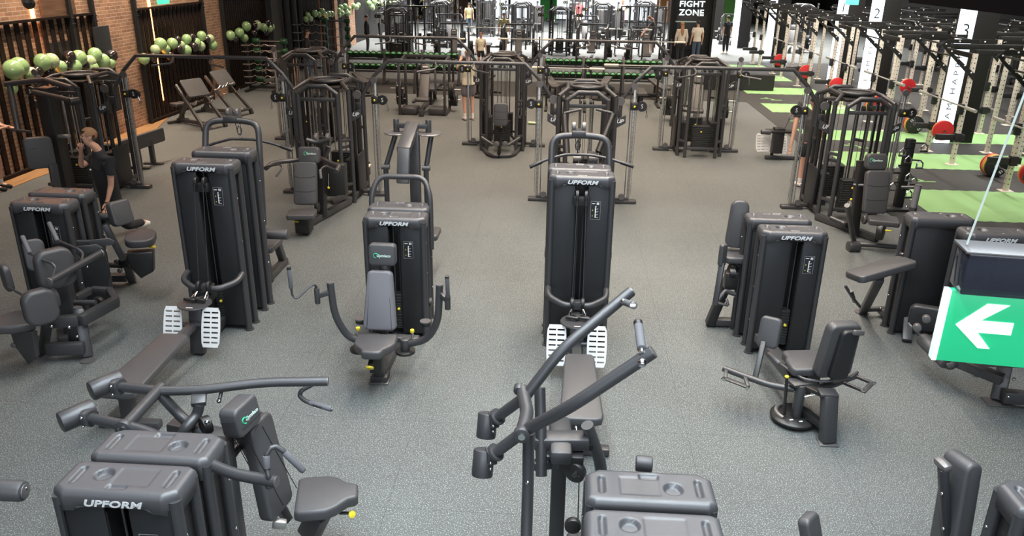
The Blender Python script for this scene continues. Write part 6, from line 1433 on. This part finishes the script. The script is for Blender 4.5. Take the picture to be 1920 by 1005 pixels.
# far wall panels and windows
for k, (x0, x1, c) in enumerate(((-9.8,-7,(.12,.06,.04)),(6.5,8.6,(.85,.35,.12)),(8.6,10.6,(.75,.72,.6)),(10.6,13,(.22,.62,.14)),(-1.8,-.6,(.10,.55,.12)))):
    m = MB(); m.box(((x0+x1)/2,59.7,1.5),(x1-x0,.2,3.0)); struct('wall_back_panel_%d' % (k+1), m, mat('wall_paint_%d' % k, c, .7))
m = MB(); m.box((2.2,59.75,2.2),(16,.1,4.2)); struct('window_1', m, mat('far_window',(.8,.9,1),.4,emit=(.85,.93,1),es=.9))
for k, x in enumerate((-4,-1,2,5,8)): m = MB(); m.box((x,59.5,2.2),(.15,.3,4.4)); struct('window_1_frame_%d' % (k+1), m, 'blackwall')
# ================================================================ NEAR EXIT SIGN
d_ = _ray(1850,600); s0 = P(1768,541,3.56); dz = .0
def SP(px, py): # on the sign's own upright plane, square to the view's right side
    d = _ray(px, py); n = V((-.12,-1,0)).normalized(); k = n.dot(s0-V((0,0,CH)))/n.dot(d); return V((0,0,CH))+d*k
a, b, c2, d2 = SP(1782,541), SP(1756,672), SP(1925,547), SP(1925,672)
rt_ = V((1,-.12,0)).normalized(); W_ = .36; topz, botz = a.z, b.z
t = thing('exit_sign','hanging green exit sign with white left arrow in the right foreground','exit sign',(a.x,a.y,a.z))
cx_ = a+rt_*(W_/2); hh = topz-botz
sg = thing('tmp','x','x'); bpy.data.objects.remove(sg)
M['exitg'] = mat('exit_green',(.02,.50,.22),.35,emit=(.02,.52,.20),es=.30); M['exitw'] = mat('exit_white',(.9,1,.95),.4,emit=(.8,1,.9),es=.45)
M['acrylic'] = mat('clear_acrylic',(.035,.038,.055),.08,alpha=.80)
q = V((cx_.x,cx_.y,(topz+botz)/2)); rz = math.atan2(rt_.y,rt_.x)
K_(t,'sign_panel','exitg',q,(W_,.012,hh),rot=(0,0,rz),bev=.001)
K_(t,'lit_edge','exitw',q-rt_*(W_/2+.003),(.007,.016,hh),rot=(0,0,rz),bev=.001,lb='glowing white edge of the sign')
n_ = V((rt_.y,-rt_.x,0))
def A(u, v): return q+rt_*u+ZUP*v+n_*.008
u0 = (SP(1787,611)-q).dot(rt_); u1 = (SP(1895,611)-q).dot(rt_); um = (SP(1838,600)-q).dot(rt_); uh = (SP(1850,600)-q).dot(rt_); vm = (SP(1840,609)-q).z; vt = (SP(1850,566)-q).z; vb = (SP(1850,650)-q).z; sh_ = (vt-vb)*.135
bm = bmesh.new(); L_ = u1-u0
out = [(u0,vm),(u0+L_*.47,vt),(u0+L_*.86,vt),(u0+L_*.42,vm+sh_),(u1,vm+sh_),(u1,vm-sh_),(u0+L_*.42,vm-sh_),(u0+L_*.70,vb),(u0+L_*.48,vb)]
vs = [bm.verts.new(A(*p)) for p in out]; vs2 = [bm.verts.new(A(*p)-n_*.003) for p in out]; bm.faces.new(vs); bm.faces.new(vs2[::-1])
for i in range(len(vs)): bm.faces.new((vs[i],vs2[i],vs2[(i+1)%len(vs)],vs[(i+1)%len(vs)]))
mb = MB(); mb.bm.free(); mb.bm = bm; mb.build('arrow','exitw',t,'white arrow pointing left',smooth=False)
hs = SP(1800,462).z-topz
K_(t,'clear_housing','acrylic',q+ZUP*(hh/2+hs/2),(W_-.01,.05,hs*.98),rot=(0,0,rz),bev=.003,lb='dark clear plastic housing above the sign')
K_(t,'housing_core','panel',q+ZUP*(hh/2+hs/2)+rt_*.02,(W_-.05,.03,hs*.8),rot=(0,0,rz),bev=.003)
K_(t,'housing_rim','disc',q+ZUP*(hh/2+hs),(W_,.055,.004),rot=(0,0,rz),bev=.001)
w0 = SP(1813,458); w1 = SP(1921,176); dd = w1-w0
C_(t,'hanging_wire','wire',w0,w0+dd*6.0,.0016,seg=8)

# ================================================================ MORE MACHINES IN THE DISTANCE
far = [('plate-loaded frame between the dumbbell racks and the man in khaki',-1.9,34.2,0,pb),('plate-loaded frame behind the left dumbbell rack, right part',-4.6,34.0,.1,pb),('plate-loaded frame behind the right dumbbell rack, left part',1.2,35.0,-.1,pb),
 ('plate-loaded frame behind the right dumbbell rack, right part',3.4,34.0,0,pb),('plate-loaded frame far left near the red-topped person',-5.6,39.8,.2,pb),('plate-loaded frame on the bright floor, centre right',1.0,40.5,0,pb),('plate-loaded frame far back, left of centre',-3.2,49.5,0,pb)]
for lb, x, y, r_, src in far: copy_tree(src,(x,y,0),r_,lb)
for lb, x, y in (('cable tower in the row behind the dumbbell racks, left',-7.0,34.5),('cable tower in the row behind the dumbbell racks, far left wall side',-8.9,43.2),('cable tower left of the distant window posts',-7.6,49.0),('cable tower in the far centre before the windows',.9,49.5),('cable tower in the far right before the orange panel',6.2,44.5)): copy_tree(st,(x,y,0),0,lb)
# exercise bikes before the far windows
def bike(lb, loc):
    t = thing('exercise_bike', lb, 'exercise bike', (0,0,0)); B_(t,'frame','white',(0,-.4,.2),(0,.45,.55),.08,.10); C_(t,'flywheel','dark',(-.04,.4,.35),(.04,.4,.35),.24,.01); B_(t,'base_bar','metal',(-.3,-.5,.04),(.3,-.5,.04),.07,.06); B_(t,'base_bar','metal',(-.3,.6,.04),(.3,.6,.04),.07,.06)
    B_(t,'seat_post','metal',(0,-.25,.3),(0,-.32,.95),.05,.05); seatpad(t,(0,-.32,.98),(1,0,0),(0,1,0),.24,.28,.07,r=.05); B_(t,'handle_post','metal',(0,.35,.5),(0,.42,1.15),.06,.06); T_(t,'handlebar','dark',[(-.2,.25,1.2),(-.2,.42,1.15),(.2,.42,1.15),(.2,.25,1.2)],.02,.05,8)
    t.location = loc; return t
bk = bike('white exercise bike by the far windows, leftmost of its row',(-3.6,55.5,0))
for k in range(6): copy_tree(bk,(-2.2+1.5*k,55.5+.2*(k%2),0),label='white exercise bike by the far windows, '+['second','third','fourth','fifth','sixth','rightmost'][k]+' from the left')
# storage with dumbbells behind the squat racks, dark machines to the right of the rig
for k, (x, y, lb) in enumerate(((15.0,17.5,'black dumbbell rack behind the squat racks, near one'),(15.0,26.5,'black dumbbell rack behind the squat racks, far one'))):
    t, sp = dumbbell_rack(x, y, 2, lb)
    for (px_, py_, z, q, od) in sp: copy_tree(D0,(px_,py_,z),label='green-ended dumbbell, '+od+' from the left in section '+('one','two')[q]+', '+('upper' if z > .8 else 'lower')+' shelf, '+('near','far')[k]+' squat rack storage',group='dumbbells on the '+('near','far')[k]+' rack behind the squat racks')
for k, (x, y) in enumerate(((16.2,23.6),(16.4,31),(13.6,37),(11.0,40.5),(8.9,44))): copy_tree(pb,(x,y,0),-.3,'plate-loaded machine beyond the squat racks, '+['nearest','second','third','fourth','farthest'][k]+' to the viewer')
for k, (x, y) in enumerate(((16.5,20.5),(16.6,27.5),(15.6,34.5),(12.6,45))): copy_tree(st,(x,y,0),0,'cable tower near the right wall beyond the squat racks, '+['nearest','second','third','farthest'][k]+' to the viewer')
